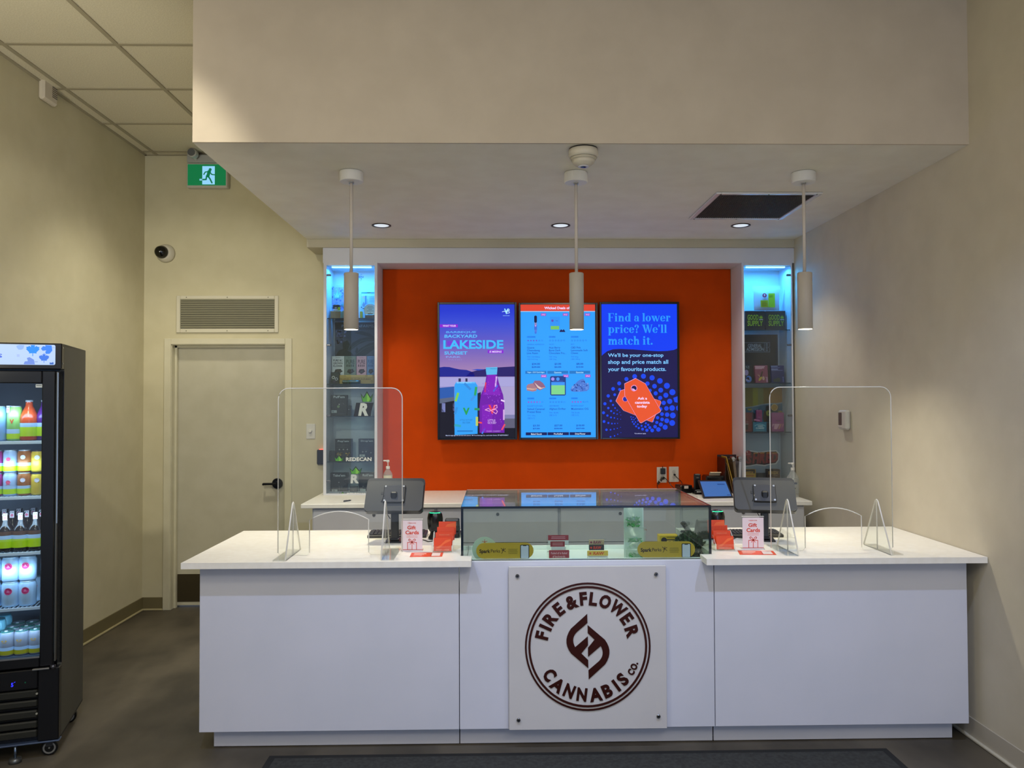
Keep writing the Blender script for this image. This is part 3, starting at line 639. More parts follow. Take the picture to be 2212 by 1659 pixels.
A.text('V', 828, 178, 876, 236, '#8fdcff', .05).line([(808, 212), (835, 205), (860, 228), (886, 222), (880, 205), (850, 208), (884, 196), (880, 182), (862, 190), (845, 214)], 5, '#c8ecff').text('LITTLE VICTORY', 816, 249, 888, 257, '#a0d0ff')
A.text('Must be legal age. Do not mix with alcohol. TM Truss Beverage Co., used under license. SIP RESPONSIBLY', 210, 1510, 870, 1524, '#c8d4ff', .01)
A.build('display', t, 'lit lakeside advert')
# --- middle screen: price list
t, A = tv(1121.5, 1293, 653, 949.5, 'portrait screen in the middle showing a price list of deals', 4, 4, 4.5)
A.zoom(1110, 640, 9.758)
A.rect(145, 165, 1732, 2985, '#2c9cfb'); A.l = 2
A.rect(145, 165, 1732, 305, '#d9432f').rect(145, 305, 1732, 318, '#9fd4ff')
A.l = 3; INK = '#1450b8'; INK2 = '#1c62cc'
for x in (580, 1045, 1514):
    A.rect(x, 350, x+112, 406, '#8a3fc0')
A.l = 4
for x in (580, 1045, 1514): A.text('SALE', x+15, 360, x+97, 394, '#f0b8f0', .03)
A.l = 3
A.rrect(440, 398, 498, 550, 26, '#0a1440').rect(446, 550, 494, 600, '#8a80b8').rect(440, 600, 498, 700, '#3f6ad0').rect(446, 700, 496, 750, '#4f78d8').disc(468, 764, 22, '#3c70d8').disc(468, 615, 18, '#d0a0e0')
A.rect(772, 425, 985, 705, '#2f90f2'); A.l = 4; A.rect(788, 620, 968, 695, '#74c060').disc(826, 508, 26, '#5a48b8').text('Vacay', 890, 500, 945, 522, '#2450a0').poly([(972, 748), (985, 715), (1010, 690), (1040, 712), (1062, 688), (1085, 715), (1098, 748)], '#101c58')
A.l = 3; A.rect(1300, 425, 1480, 705, '#2f90f2')
A.text('Wicked Deals of', 655, 210, 1195, 265, '#e8d4ff', .035, res=3)
ST = [(4, '(3)'), (0, '(0)'), (0, '(0)')]
for k, x in enumerate((285, 750, 1215)):
    A.rect(x, 832, x+(182, 140, 162)[k], 870, '#1c86f0')
    A.l = 4; A.text(('1 X 0.5 GRAMS', '3 X 10MG', '2 X 4 GRAMS')[k], x+8, 838, x+(172, 132, 154)[k], 862, INK2, 0)
    for j in range(5): A.star(x+24+j*59, 928, 24, '#5a48c8' if j < ST[k][0] else INK2); 
    A.l = 5
    for j in range(5):
        if j >= ST[k][0]: A.star(x+24+j*59, 928, 14, '#2c9cfb')
    A.l = 4; A.text(ST[k][1], x+300, 908, x+338, 948, INK2, 0)
    A.text(('GENERAL ADMISSION', 'VACAY', 'REST')[k], x, 996, x+(362, 108, 76)[k], 1024, INK2, 0)
    rows = (('Guava', 'Chemdawg', 'Live Resin'), ('Acai Berry', 'Burst Dark', 'Chocolate Fru...'), ('CBD Pink', 'Lemonade Soft', 'Chews'))[k]
    wd = ((156, 270, 230), (240, 244, 362), (210, 356, 150))[k]
    for j in range(3): A.text(rows[j], x, 1056+j*58, x+wd[j], 1098+j*58+(12 if 'y' in rows[j] or 'g' in rows[j] else 0), INK, .012)
    a, b_ = (('THC 334.968mg', 'CBD 0-4.5mg'), ('THC 10mg', 'CBD 0mg'), ('THC 0mg', 'CBD 100mg'))[k]
    A.text(a, x, 1258, x+(270, 165, 152)[k], 1296, INK2, 0).text(b_, x, 1310, x+(226, 155, 190)[k], 1346, INK2, 0)
    pc, oc = (('$34.00', '$39.00'), ('$3.00', '$6.00'), ('$8.00', '$13.00'))[k]; px = x+(100, 115, 113)[k]; w_ = (174, 142, 148)[k]
    A.text(pc, px, 1402, px+w_, 1448, INK, .025).text(oc, px, 1470, px+w_, 1510, INK, .01); A.rect(px-4, 1488, px+w_+4, 1494, INK)
    A.rect(x-38+(0, 2, 4)[k], 1570, x+405, 1632, '#1f74c4'); A.l = 5; tt = ('Vape - 510 Cartridges', 'Gummies', 'Gummies')[k]; tw = (365, 155, 160)[k]
    A.text(tt, x+184-tw/2, 1584, x+184+tw/2, 1622, '#a8dcf8', .02); A.l = 3
A.zoom(1110, 780, 9.216); A.l = 3
for x in (546, 988, 1427): A.rect(x, 268, x+110, 324, '#9a48c8')
A.l = 5
for x in (546, 988, 1427): A.text('SALE', x+14, 280, x+96, 312, '#f0b8f0', .03)
A.l = 3
A.poly([(255, 500), (285, 460), (380, 440), (470, 520), (450, 590), (380, 606), (262, 582)], '#a07888').poly([(385, 440), (420, 388), (520, 386), (590, 440), (640, 520), (530, 580), (480, 560)], '#8c6080').poly([(262, 530), (380, 545), (465, 530), (455, 560), (380, 575), (262, 556)], '#d8b8a0')
A.l = 4; A.poly([(410, 420), (500, 500), (560, 530), (635, 515), (530, 560), (480, 530)], '#d8c0b8'); A.l = 3
A.rrect(728, 296, 1042, 686, 34, '#1c3c88'); A.l = 4; A.rect(750, 416, 1022, 480, '#3a90f0').rect(750, 480, 1022, 664, '#7cd08a').disc(782, 356, 34, '#a08ae8').disc(884, 356, 34, '#4090f0').rect(785, 396, 985, 402, '#4f70e0'); A.l = 3
bud = [(1130, 570), (1160, 520), (1200, 480), (1240, 440), (1280, 400), (1330, 370), (1390, 352), (1420, 380), (1440, 440), (1500, 450), (1510, 500), (1505, 560), (1460, 600), (1330, 612), (1210, 612), (1150, 600)]
A.poly(bud, '#4a78d0'); A.l = 4; rn = random.Random(5)
for k in range(46):
    x = rn.uniform(1160, 1490); y = rn.uniform(380+abs(x-1370)*.55, 595); A.poly([(x-18, y+8), (x-4, y-14), (x+18, y-4), (x+8, y+12)], rn.choice(('#2c4ca8', '#7098e0', '#3a62c0', '#5c88d8', '#203a88')))
for k, x in enumerate((272, 708, 1148)):
    A.l = 3; A.rect(x, 724, x+(140, 142, 130)[k], 760, '#1c86f0'); A.l = 4
    A.text(('2 X 5MG', '4 X 0.5G', '1 X 3.5G')[k], x+8, 730, x+(130, 132, 120)[k], 754, INK2, 0); n_ = (4.5, 0, 4)[k]
    for j in range(5): A.star(x+24+j*56, 815, 23, '#8a48c8' if j < n_ else INK2)
    A.l = 5
    for j in range(5):
        if j+.6 > n_: A.star(x+24+j*56, 815, 13, '#2c9cfb')
    A.l = 4; A.text(('(2)', '(1)', '(17)')[k], x+282, 798, x+(318, 322, 340)[k], 834, INK2, 0)
    A.text(("BOGART'S KITCHEN", 'GREYBEARD', 'BROKEN COAST')[k], x, 878, x+(300, 198, 250)[k], 906, INK2, 0)
    rows = (('Salted Caramel', 'Pretzel Bites'), ('Afghani Drifter',), ('Muskmelon OG',))[k]; wd = ((344, 272), (334,), (344,))[k]
    for j, r_ in enumerate(rows): A.text(r_, x, 932+58*j, x+wd[j], 972+58*j+(10 if 'g' in r_ else 0), INK, .012)
    yo = 58 if k == 0 else 0; a, b_ = (('THC 10mg', 'CBD 0-1%'), ('THC 18-24%', 'CBD 0-1%'), ('THC 8-16%', 'CBD 0-1%'))[k]
    A.text(a, x, 1012+yo, x+(158, 184, 164)[k], 1044+yo, INK2, 0).text(b_, x, 1062+yo, x+148, 1094+yo, INK2, 0)
    pc, oc = (('$3.50', '$7.00'), ('$27.00', '$30.00'), ('$18.00', '$27.00'))[k]; px = x+(110, 100, 98)[k]; w_ = (134, 160, 164)[k]
    A.text(pc, px, 1264, px+w_, 1306, INK, .025).text(oc, px, 1326, px+w_, 1362, INK, .01); A.rect(px-4, 1342, px+w_+4, 1347, INK)
    A.l = 3; A.rect(x-34, 1418, x+390, 1476, '#0c1a58'); A.l = 5; tt = ('Baked Goods', 'Pre-Rolled', 'Dried Flower')[k]; tw = (214, 174, 206)[k]
    A.text(tt, x+178-tw/2, 1434, x+178+tw/2, 1466, '#d8e8ff', .02)
A.build('display', t, 'lit blue price list')
# --- right screen: price match advert
t, A = tv(1296.5, 1470, 650.5, 948.5, 'portrait screen on the right showing a price match advert with orange tags', 4, 4.5, 3.5)
A.zoom(1280, 630, 4.881)
A.rect(102, 124, 905, 1540, '#17124a'); A.l = 2
wave = [(102, 124), (905, 124), (905, 596), (870, 612), (800, 622), (700, 625), (560, 616), (440, 606), (300, 600), (220, 604), (160, 624), (120, 655), (102, 672)]
A.poly(wave, '#0a3cf0'); A.l = 3; SB_ = '#2a96ff'
# fat serif headline, drawn glyph by glyph in a unit box (y up, x-height .68)
def el(cx, cy, rx, ry, ix, iy, a0=0, a1=360, n=18):
    out = []
    for k in range(n):
        a, b_ = math.radians(a0+(a1-a0)*k/n), math.radians(a0+(a1-a0)*(k+1)/n)
        out.append([(cx+rx*math.cos(a), cy+ry*math.sin(a)), (cx+rx*math.cos(b_), cy+ry*math.sin(b_)), (cx+ix*math.cos(b_), cy+iy*math.sin(b_)), (cx+ix*math.cos(a), cy+iy*math.sin(a))])
    return out
def rc(x0, x1, y0, y1): return [[(x0, y0), (x1, y0), (x1, y1), (x0, y1)]]
def dot(x, y, r): return [[(x+r*math.cos(PI*k/6), y+r*math.sin(PI*k/6)) for k in range(12)]]
def stem(x, y0, y1, flag=True): return rc(x, x+.2, y0, y1)+rc(x-.07, x+.27, y0, y0+.05)+([[(x-.09, y1), (x, y1-.1), (x+.01, y1)]] if flag else [])
def arch(x): return el(x+.17, .45, .23, .23, .03, .19, 0, 180, 10)+rc(x+.2, x+.4, 0, .46)+rc(x+.13, x+.47, 0, .05)
def bowl(cx): return el(cx, .34, .31, .35, .1, .31)
SG = {'F': (rc(.08, .3, 0, 1)+rc(0, .4, 0, .05)+rc(0, .7, .95, 1)+[[(.7, 1), (.7, .68), (.62, .95)]]+rc(.3, .52, .47, .52)+[[(.52, .64), (.56, .5), (.52, .36), (.48, .5)]], .76), 'i': (stem(.1, 0, .68)+dot(.2, .88, .12), .42), 'n': (stem(.1, 0, .68)+arch(.27), .8), 'm': (stem(.1, 0, .68)+arch(.27)+arch(.64), 1.16),
      'd': (bowl(.33)+rc(.46, .66, 0, 1)+[[(.38, 1), (.46, .9), (.48, 1)]]+rc(.6, .74, 0, .05), .78), 'a': (el(.27, .2, .24, .21, .08, .17, 60, 320, 12)+rc(.36, .56, .02, .5)+el(.3, .47, .26, .22, .07, .18, 0, 150, 9)+dot(.15, .52, .09)+rc(.5, .64, 0, .05), .66), 'l': (stem(.1, 0, 1), .4), 'o': (bowl(.33), .68),
      'w': ([[(.03, .68), (.27, .68), (.42, .0), (.30, .0)], [(.30, .0), (.42, 0), (.5, .68), (.46, .68)], [(.38, .68), (.62, .68), (.77, 0), (.65, 0)], [(.68, 0), (.77, 0), (.98, .68), (.92, .68)]]+rc(-.03, .34, .63, .68)+rc(.82, 1.04, .63, .68), 1.04), 'W': ([[(.03, 1), (.3, 1), (.5, 0), (.36, 0)], [(.38, 0), (.5, 0), (.66, 1), (.6, 1)], [(.48, 1), (.75, 1), (.93, 0), (.8, 0)], [(.83, 0), (.93, 0), (1.17, 1), (1.1, 1)]]+rc(-.04, .38, .95, 1)+rc(1, 1.24, .95, 1), 1.2),
      'e': (el(.33, .34, .31, .35, .1, .31, 0, 330)+rc(.1, .63, .33, .38), .66), 'r': (stem(.1, 0, .68)+el(.38, .5, .16, .18, .06, .15, 20, 160, 6)+dot(.47, .56, .1), .6), 'p': (rc(.1, .3, -.3, .68)+rc(.03, .38, -.3, -.25)+[[(.01, .68), (.1, .58), (.11, .68)]]+bowl(.44), .8), 'c': (el(.33, .34, .31, .35, .1, .31, 40, 325)+dot(.52, .5, .1), .64),
      '?': (el(.26, .76, .25, .24, .07, .2, -60, 170, 10)+dot(.1, .78, .1)+rc(.2, .32, .28, .55)+dot(.26, .1, .11), .6), "'": ([[(.05, 1), (.22, 1), (.16, .7), (.08, .68)]], .28), 't': (rc(.14, .34, .04, .82)+rc(.02, .48, .62, .68)+el(.34, .14, .2, .15, .03, .11, 180, 330, 7), .52), 'h': (stem(.1, 0, 1)+arch(.27), .8), '.': (dot(.14, .1, .11), .3), ' ': ([], .3)}
def serif(txt, x0, x1, yb, xh):
    tot = sum(SG[c_][1] for c_ in txt); k = (x1-x0)/tot; ky = xh/.68; x = x0
    for c_ in txt:
        for p_ in SG[c_][0]: A.poly([(x+a*k, yb-b2*ky) for a, b2 in p_], SB_)
        x += SG[c_][1]*k
serif('Find a lower', 170, 838, 308, 60); serif("price? We'll", 168, 800, 430, 60); serif('match it.', 168, 648, 555, 62)
for txt, x1, y0, y1 in (("We'll be your one-stop", 758, 645, 696), ('shop and price match all', 808, 716, 772), ('your favourite products.', 785, 792, 848)): A.text(txt, 168, y0, x1, y1, '#7cc4ff', .018, res=3)
DT = '#1444e8'
for x, y, r_ in ((450, 892, 25), (543, 890, 27), (635, 907, 28), (362, 920, 22), (285, 965, 21), (718, 940, 30), (792, 992, 32), (220, 1023, 20), (585, 968, 23), (660, 996, 25), (726, 1038, 26), (168, 1097, 18), (780, 1092, 27), (850, 1060, 33), (672, 1072, 22), (612, 1040, 18), (132, 1180, 17), (237, 1085, 15), (290, 1030, 16), (195, 1150, 14), (820, 1157, 28), (720, 1120, 22), (757, 1173, 23), (117, 1275, 16), (168, 1226, 13), (218, 1193, 11), (785, 1232, 24), (846, 1228, 30), (722, 1238, 20), (158, 1305, 12), (198, 1258, 11), (240, 1226, 9), (122, 1368, 15), (738, 1292, 20), (792, 1298, 24), (852, 1306, 31), (690, 1330, 18), (738, 1348, 20), (788, 1362, 26), (845, 1386, 31), (147, 1455, 13), (168, 1383, 11), (196, 1325, 10), (227, 1280, 9), (262, 1250, 7), (724, 1402, 22), (770, 1430, 27), (682, 1380, 17), (640, 1364, 14), (663, 1424, 19), (698, 1454, 24), (607, 1434, 16), (632, 1464, 20), (576, 1462, 17), (530, 1450, 15), (490, 1438, 12), (560, 1425, 13), (520, 1415, 11), (462, 1420, 11), (590, 1405, 12), (565, 1388, 11), (440, 1395, 10), (480, 1398, 9), (425, 1372, 9), (455, 1375, 8), (415, 1345, 8), (440, 1350, 7), (408, 1320, 7), (430, 1325, 6), (455, 1335, 6), (480, 1362, 7), (205, 1390, 9), (190, 1455, 9), (236, 1390, 7), (232, 1330, 8), (262, 1290, 7), (290, 1270, 5), (265, 1340, 6), (265, 1388, 5), (228, 1448, 7), (262, 1440, 6), (232, 1520, 8), (266, 1503, 6), (190, 1530, 9), (296, 1430, 4), (300, 1486, 4), (298, 1345, 4), (300, 1300, 4)):
    A.disc(x, y, r_, DT, n=16)
A.poly([(858, 1120), (905, 1104), (905, 1172), (872, 1165)], DT).poly([(888, 1215), (905, 1200), (905, 1258), (890, 1245)], DT)
A.l = 4; WLN = '#e0a8e8'; TG = '#e2532c'
tag1 = [(300, 1042), (342, 1030), (720, 1152), (726, 1170), (705, 1225), (632, 1376), (560, 1350), (470, 1308), (330, 1252), (250, 1152)]
tag2 = [(343, 970), (460, 914), (562, 970), (722, 1250), (716, 1268), (515, 1384), (500, 1376), (345, 1095)]
def gr(p, k): cx = sum(q[0] for q in p)/len(p); cy = sum(q[1] for q in p)/len(p); return [(cx+(x-cx)*k, cy+(y-cy)*k) for x, y in p]
A.poly(gr(tag1, 1.015), WLN); A.l = 5; A.poly(tag1, TG).disc(348, 1130, 31, WLN); A.l = 6; A.disc(348, 1132, 24, '#1a2aa0'); A.l = 7; A.poly(gr(tag2, 1.018), WLN); A.l = 8; A.poly(tag2, TG).disc(442, 1016, 34, WLN); A.l = 9; A.disc(442, 1017, 27, '#17124a'); A.l = 10; A.poly([(418, 1018), (440, 1022), (462, 1040), (440, 1044), (424, 1036)], WLN)
for txt, x0, x1, y0, y1 in (('Ask a', 478, 580, 1110, 1138), ('cannista', 450, 608, 1154, 1182), ('today', 470, 580, 1194, 1230)): A.text(txt, x0, y0, x1, y1, '#f0d0f8', .035)
A.text('*Conditions apply', 442, 1490, 566, 1504, '#c8d0ff', .01)
A.build('display', t, 'lit price match advert')
# ================================================================== ON THE FRONT COUNTER
ACR = glass('#fdfefd', 'acrylic', f0=.03); AEDGE = mat('#e2dfd6', .25, 0, 0, .6)  # pale edge colour stands for light carried through the clear sheet
def shield(x0, x1, y0, y1, o0, o1, oy_s, oy_p, feet, label, Yg):
    b0 = at((x0+x1)/2, 1185, Yg); s_ = Yg/F
    t = thing('sneeze_guard', label, 'screen', (b0.x, Yg, ZT), 0, 'clear acrylic guards on the counter'); xc = (x0+x1)/2
    X = lambda px: at(px, 1000, Yg).x-b0.x
    zt_ = at(xc, y0, Yg).z-ZT; r = .05; L_, R_ = X(x0), X(x1); a, b_ = X(o0), X(o1); zs_, zp_ = at(o0, oy_s, Yg).z-ZT, at(xc, oy_p, Yg).z-ZT
    arc = lambda cx, cz, a0, n=6: [(cx+r*math.cos(math.radians(a0+90*k/n)), cz+r*math.sin(math.radians(a0+90*k/n))) for k in range(n+1)]
    c2 = .012
    outer = [(R_-c2, .0), (R_, c2)]+arc(R_-r, zt_-r, 0)+arc(L_+r, zt_-r, 90)+[(L_, c2), (L_+c2, .0)]
    hole = [(a-.012, 0.0), (a, .012), (a, zs_)]+[(a+(b_-a)*k/12, zs_+(zp_-zs_)*(1-(k/6-1)**2)) for k in range(1, 12)]+[(b_, zs_), (b_, .012), (b_+.012, 0.0)]
    pts = outer+hole
    sh_ = MB().prism(pts, -.0022, .0022, ACR, 'xz', medge=AEDGE).build('shield', t)
    MB().tube([(x, 0, z) for x, z in outer[1:-1]], .0024, AEDGE, 8).build('shield_edge_highlight', sh_); MB().tube([(x, 0, z) for x, z in hole[1:-1]], .0024, AEDGE, 8).build('opening_edge_highlight', sh_)  # pale tubes added as painted highlights along the shield outline
    for px_, apx, side in feet:
        xf = X(px_); za = at(px_, apx, Yg).z-ZT; m = MB()
        fin = [(-.135, .004), (-.133, .0), (.133, .0), (.135, .004), (.012, za-.006), (.0, za), (-.012, za-.006)]
        m.prism(fin, xf-.0022, xf+.0022, ACR, 'yz', medge=AEDGE)
        x_a, x_b = (xf-.058, xf-.003) if side < 0 else (xf+.003, xf+.058)
        m.box(x_a, x_b, -.135, .135, .0003, .0045, ACR); 
        fo_ = m.build('foot', t); e = MB(); e.tube([(xf, a_, c_) for a_, c_ in [fin[3], fin[4], fin[5], fin[6], fin[0]]], .0034, AEDGE, 8).build('foot_edge_highlight', fo_); MB().tube([(xf, 0, .003), (xf, 0, za-.004)], .0026, AEDGE, 6).build('slot_edge_highlight', fo_)  # edge tubes added to paint bright highlights on the clear feet
    return t
shield(601, 869, 838.5, 1195, 669, 796.5, 1123, 1104.5, ((633.5, 1085, -1), (832.5, 1083, 1)), 'clear acrylic guard standing on the left worktop', 3.65)
shield(1664, 1926, 836, 1187, 1737.5, 1859, 1115, 1097, ((1699.5, 1079, -1), (1892.5, 1079, 1)), 'clear acrylic guard standing on the right worktop', 3.68)
def onc(px, py, z=None): return onz(px, py, ZT if z is None else z)
# point-of-sale terminals seen from behind
BP = mat('#17171a', .35); BP2 = mat('#343432', .45, .2)
def terminal(px, pyb, ytop, w, label, rz):
    q = onc(px, pyb); Y = q.y
    t = thing('pos_terminal', label, 'terminal', q, rz, 'tablet tills on the counter')
    zp = at(px, 1082, Y).z-ZT; zc = at(px, (ytop+1095)/2, Y).z-ZT
    MB().box(-.05, .05, -.035, .11, .0, .008, BP, .003).build('base', t)
    m = MB(); m.box(-.0195, .0195, -.012, .012, .008, zp, BP, .004); m.box(-.024, .024, -.02, .018, .008, .024, BP, .006); pole = m.build('pole', t)
    MB().box(-.006, .006, -.0135, -.0115, zp-.035, zp-.022, mat('#c8cac8', .4), .001).build('label', pole, label='small white label')
    R = Matrix.Translation((0, .0, zc)) @ Matrix.Rotation(math.radians(-36), 4, 'X')
    hh = .098; hw2 = w/2
    def outline(a, b_, r):
        o_ = []
        for cx, cz, a0 in ((a-r, b_-r, 0), (-a+r, b_-r, 90), (-a+r, -b_+r, 180), (a-r, -b_+r, 270)):
            for k in range(5): an = math.radians(a0+22.5*k); o_.append((cx+r*math.cos(an), cz+r*math.sin(an)))
        return o_
    cs = MB(); cs.prism(outline(hw2, hh, .02), .0, .022, BP, 'xz', M=R); cas = cs.build('casing', t)
    bk = MB(); bk.prism(outline(hw2-.003, hh-.012, .022), -.014, .0, BP2, 'xz', M=R @ Matrix.Translation((0, 0, -.012))); bkp = bk.build('back_cover', t, label='dark grey back cover')
    m = MB(); m.box(-.068, -.034, -.0155, -.0135, -.006, .010, mat('#0a0a0b', .5), .002, M=R); m.build('connector_slot', bkp)
    mp = MB(); mp.box(-.055, .055, -.024, -.014, -.055, .045, mat('#232326', .4), .003, M=R)
    for x in (-.046, .046):
        for z in (-.045, .036): mp.cyl(.005, -.026, -.024, STEEL, (x, 0, z), 10, 'y', M=R)
    mp.build('mount_plate', t)
    MB().box(-.016, .016, -.04, -.01, zp-.03, zc+.02, BP, .006).build('hinge', t)
    MB().box(-hw2+.012, hw2-.012, .0222, .0228, -hh+.012, hh-.012, mat('#0c1420', .1), M=R).build('screen', t)
    MB().tube([(-.05, -.03, zc+.0), (-.062, -.04, zc-.03), (-.05, -.03, zc-.07), (-.022, -.012, zc-.12)], .0022, BP, 6).build('cable', t)
    return t
terminal(853, 1171, 1043, .298, 'black tablet till on a pole on the left worktop, seen from behind', -.03)
terminal(1652, 1168, 1040, .305, 'black tablet till on a pole on the right worktop, seen from behind', -.22)
def keyboard(px, py, w, label, rz=0.0):
    q = onc(px, py); t = thing('keyboard', label, 'keyboard', q, rz, 'keyboards behind the tills')
    MB().box(-w/2, w/2, -.06, .06, .001, .02, mat('#26262a', .4), .004, M=Matrix.Rotation(math.radians(4), 4, 'X')).build('keyboard_base', t)
    m = MB()
    for r in range(4):
        for k in range(14): m.box(-w/2+.012+k*(w-.024)/14, -w/2+.012+(k+.86)*(w-.024)/14, -.05+r*.026, -.028+r*.026, .02, .025, mat('#18181b', .5), .002, M=Matrix.Rotation(math.radians(4), 4, 'X'))
    o = m.build('keycaps', t); o['kind'] = 'stuff'
keyboard(860, 1158, .31, 'dark keyboard lying behind the till on the left worktop'); keyboard(1630, 1157, .27, 'dark keyboard lying behind the till on the right worktop')
def scanner(px, py, ytop, label):
    q = onc(px, py); s_ = q.y/F; H_ = (py-ytop)*s_; t = thing('barcode_scanner', label, 'scanner', q, 0, 'black egg-shaped scanners'); r = .041
    MB().lathe([(.036, .0), (.036, .01), (.028, .022), (.024, H_*.28)], BP, n=24).build('stand', t)
    m = MB(); m.lathe([(.016, H_*.24), (.028, H_*.27), (.036, H_*.38), (r-.001, H_*.55), (r, H_*.75), (.037, H_*.9), (.028, H_*.97), (.014, H_*.995), (0, H_)], BLACK, n=32, M=Matrix.Diagonal((1, .8, 1, 1))); hd = m.build('scanner_head', t)
    MB().tube([(.031*math.cos(a), -.027*math.sin(a), H_*.955) for a in (math.radians(30+k*12) for k in range(11))], .0022, mat('#2fe6a0', .4, 0, 1.5), 6).build('status_light', hd, label='green light arc')
scanner(940, 1164, 1104.5, 'black egg-shaped scanner with green light on the left worktop'); scanner(1549, 1164, 1101, 'black egg-shaped scanner with green light on the right worktop')
# gift card signs
PAP = '#e6d6d8'; RED = '#d2452f'
def giftsign(x0, x1, y0, y1, zo, label):
    q = onc((x0+x1)/2, y1+3); s_ = q.y/F; t = thing('sign_holder', label, 'sign', q, 0, 'clear sign holders for gift cards'); h = (x1-x0)/2*s_; hh = (y1-y0)*s_
    MB().box(-h-.002, h+.002, -.003, .003, .002, hh+.005, ACR).box(-h-.002, h+.002, -.0032, .0032, hh+.004, hh+.0065, AEDGE).build('holder', t)
    MB().box(-h-.002, h+.002, -.02, .035, .0003, .0028, ACR).build('foot', t)
    A = Art((x0+x1)/2, y1, s_, -.0035).zoom(*zo); zx = lambda x: x
    X0, X1, Y0, Y1 = (x0-zo[0])*zo[2], (x1-zo[0])*zo[2], (y0-zo[1])*zo[2], (y1-zo[1])*zo[2]; w_ = X1-X0; hgt = Y1-Y0; fx = lambda u: X0+u*w_; fy = lambda v: Y0+v*hgt
    A.rect(X0, Y0, X1, Y1, PAP); A.l = 2
    A.text('F FIRE&FLOWER', fx(.30), fy(.075), fx(.7), fy(.105), RED).text('Gift', fx(.28), fy(.175), fx(.69), fy(.295), RED, .03, res=3).text('Cards', fx(.19), fy(.33), fx(.83), fy(.46), RED, .03, res=3)
    A.lines(fx(.23), fy(.50), fx(.78), 2, hgt*.045, hgt*.014, '#e0958a', align='c')
    A.rect(fx(.0), fy(.945), fx(1), fy(.962), RED)
    A.line([(fx(.29), fy(.95)), (fx(.29), fy(.72)), (fx(.72), fy(.72)), (fx(.72), fy(.95))], w_*.028, RED).line([(fx(.505), fy(.95)), (fx(.505), fy(.7))], w_*.028, RED)
    for sg in (-1, 1):
        A.line([(fx(.505), fy(.705)), (fx(.505+sg*.06), fy(.63)), (fx(.505+sg*.13), fy(.605)), (fx(.505+sg*.165), fy(.635)), (fx(.505+sg*.13), fy(.67)), (fx(.505), fy(.705))], w_*.026, RED).line([(fx(.505), fy(.705)), (fx(.505+sg*.09), fy(.78))], w_*.026, RED)
    A.build('printed_card', t, 'white card with red print')
giftsign(867.5, 912.5, 1121.5, 1187, (780, 1080, 9.217), 'clear sign holder with a gift cards sheet on the left worktop'); giftsign(1603.5, 1649.5, 1115, 1183, (1400, 960, 5.821), 'clear sign holder with a gift cards sheet on the right worktop')
# tiered racks with gift cards
OC = '#e0440f'; OC2 = '#ec6a38'
def rack(px, pyb, w, rz, label, side, lean):
    q = onc(px, pyb); t = thing('card_rack', label, 'rack', q, rz, 'clear tiered card racks')
    m = MB()
    for k in range(4):
        y = -.03+k*.024; z = .004+k*.022; m.box(-w/2-.004, w/2+.004, y-.004, y-.0025, z, z+.028, ACR).box(-w/2-.004, w/2+.004, y-.004, y+.012, z, z+.002, ACR)
    m.build('tiers', t)
    m = MB()
    for x in (-w/2-.006, w/2+.004): m.prism([(-.036, .0), (.07, .0), (.07, .085), (.045, .085), (-.034, .028)], x, x+.002, ACR, 'yz', medge=AEDGE)
    m.build('rack_sides', t)
    names = ('front', 'second', 'third', 'back')
    for k in range(4):
        y = -.03+k*.024; z = .007+k*.022
        c, sn = math.cos(rz), math.sin(rz); lx_ = lean*k*.006
        g_ = thing('gift_card', 'orange gift card in the %s tier of the %s card rack' % (names[k], side), 'card', (q.x+lx_*c-(y)*sn, q.y+lx_*sn+y*c, q.z+z), rz, 'orange gift cards in the racks')
        hh = .062; M_ = Matrix.Rotation(math.radians(-10), 4, 'X'); MB().box(-w/2, w/2, 0, .0008, 0, hh, mat(OC, .35), .0003, M=M_).build('card', g_)
        A = Art(0, 0, 1, -.0003); 
        if k == 0: A.poly([(-w*.45, -.012), (-w*.1, -.03), (w*.15, -.05), (w*.45, -.056), (w*.45, -.048), (w*.1, -.034), (-w*.2, -.012)], OC2).text('FIRE&FLOWER', -w*.38, -.0075, w*.38, -.0035, '#f4b49a')
        elif k == 3: A.poly([(-w*.2, -.03), (0, -.05), (w*.48, -.058), (w*.48, -.032)], OC2)
        elif k == 2 and side == 'left': A.rect(-w*.38, -.031, w*.3, -.029, '#f4b49a')
        elif k == 2:
            for j in range(11): A.rect(-w*.45+j*w*.085, -.058, -w*.45+j*w*.085+w*.03, -.036, '#b4300a')
        else: A.text('FIRE&FLOWER', -w*.3, -.052, w*.3, -.048, '#ee8a60')
        A.mb.v = [tuple(M_ @ Vector(p_)) for p_ in A.mb.v]; A.build('card_print', g_)
rack(957, 1191, .084, -.0, 'clear tiered rack of orange cards on the left worktop', 'left', 1.0)
rack(1563, 1187, .084, .0, 'clear tiered rack of orange cards on the right worktop', 'right', -1.2)
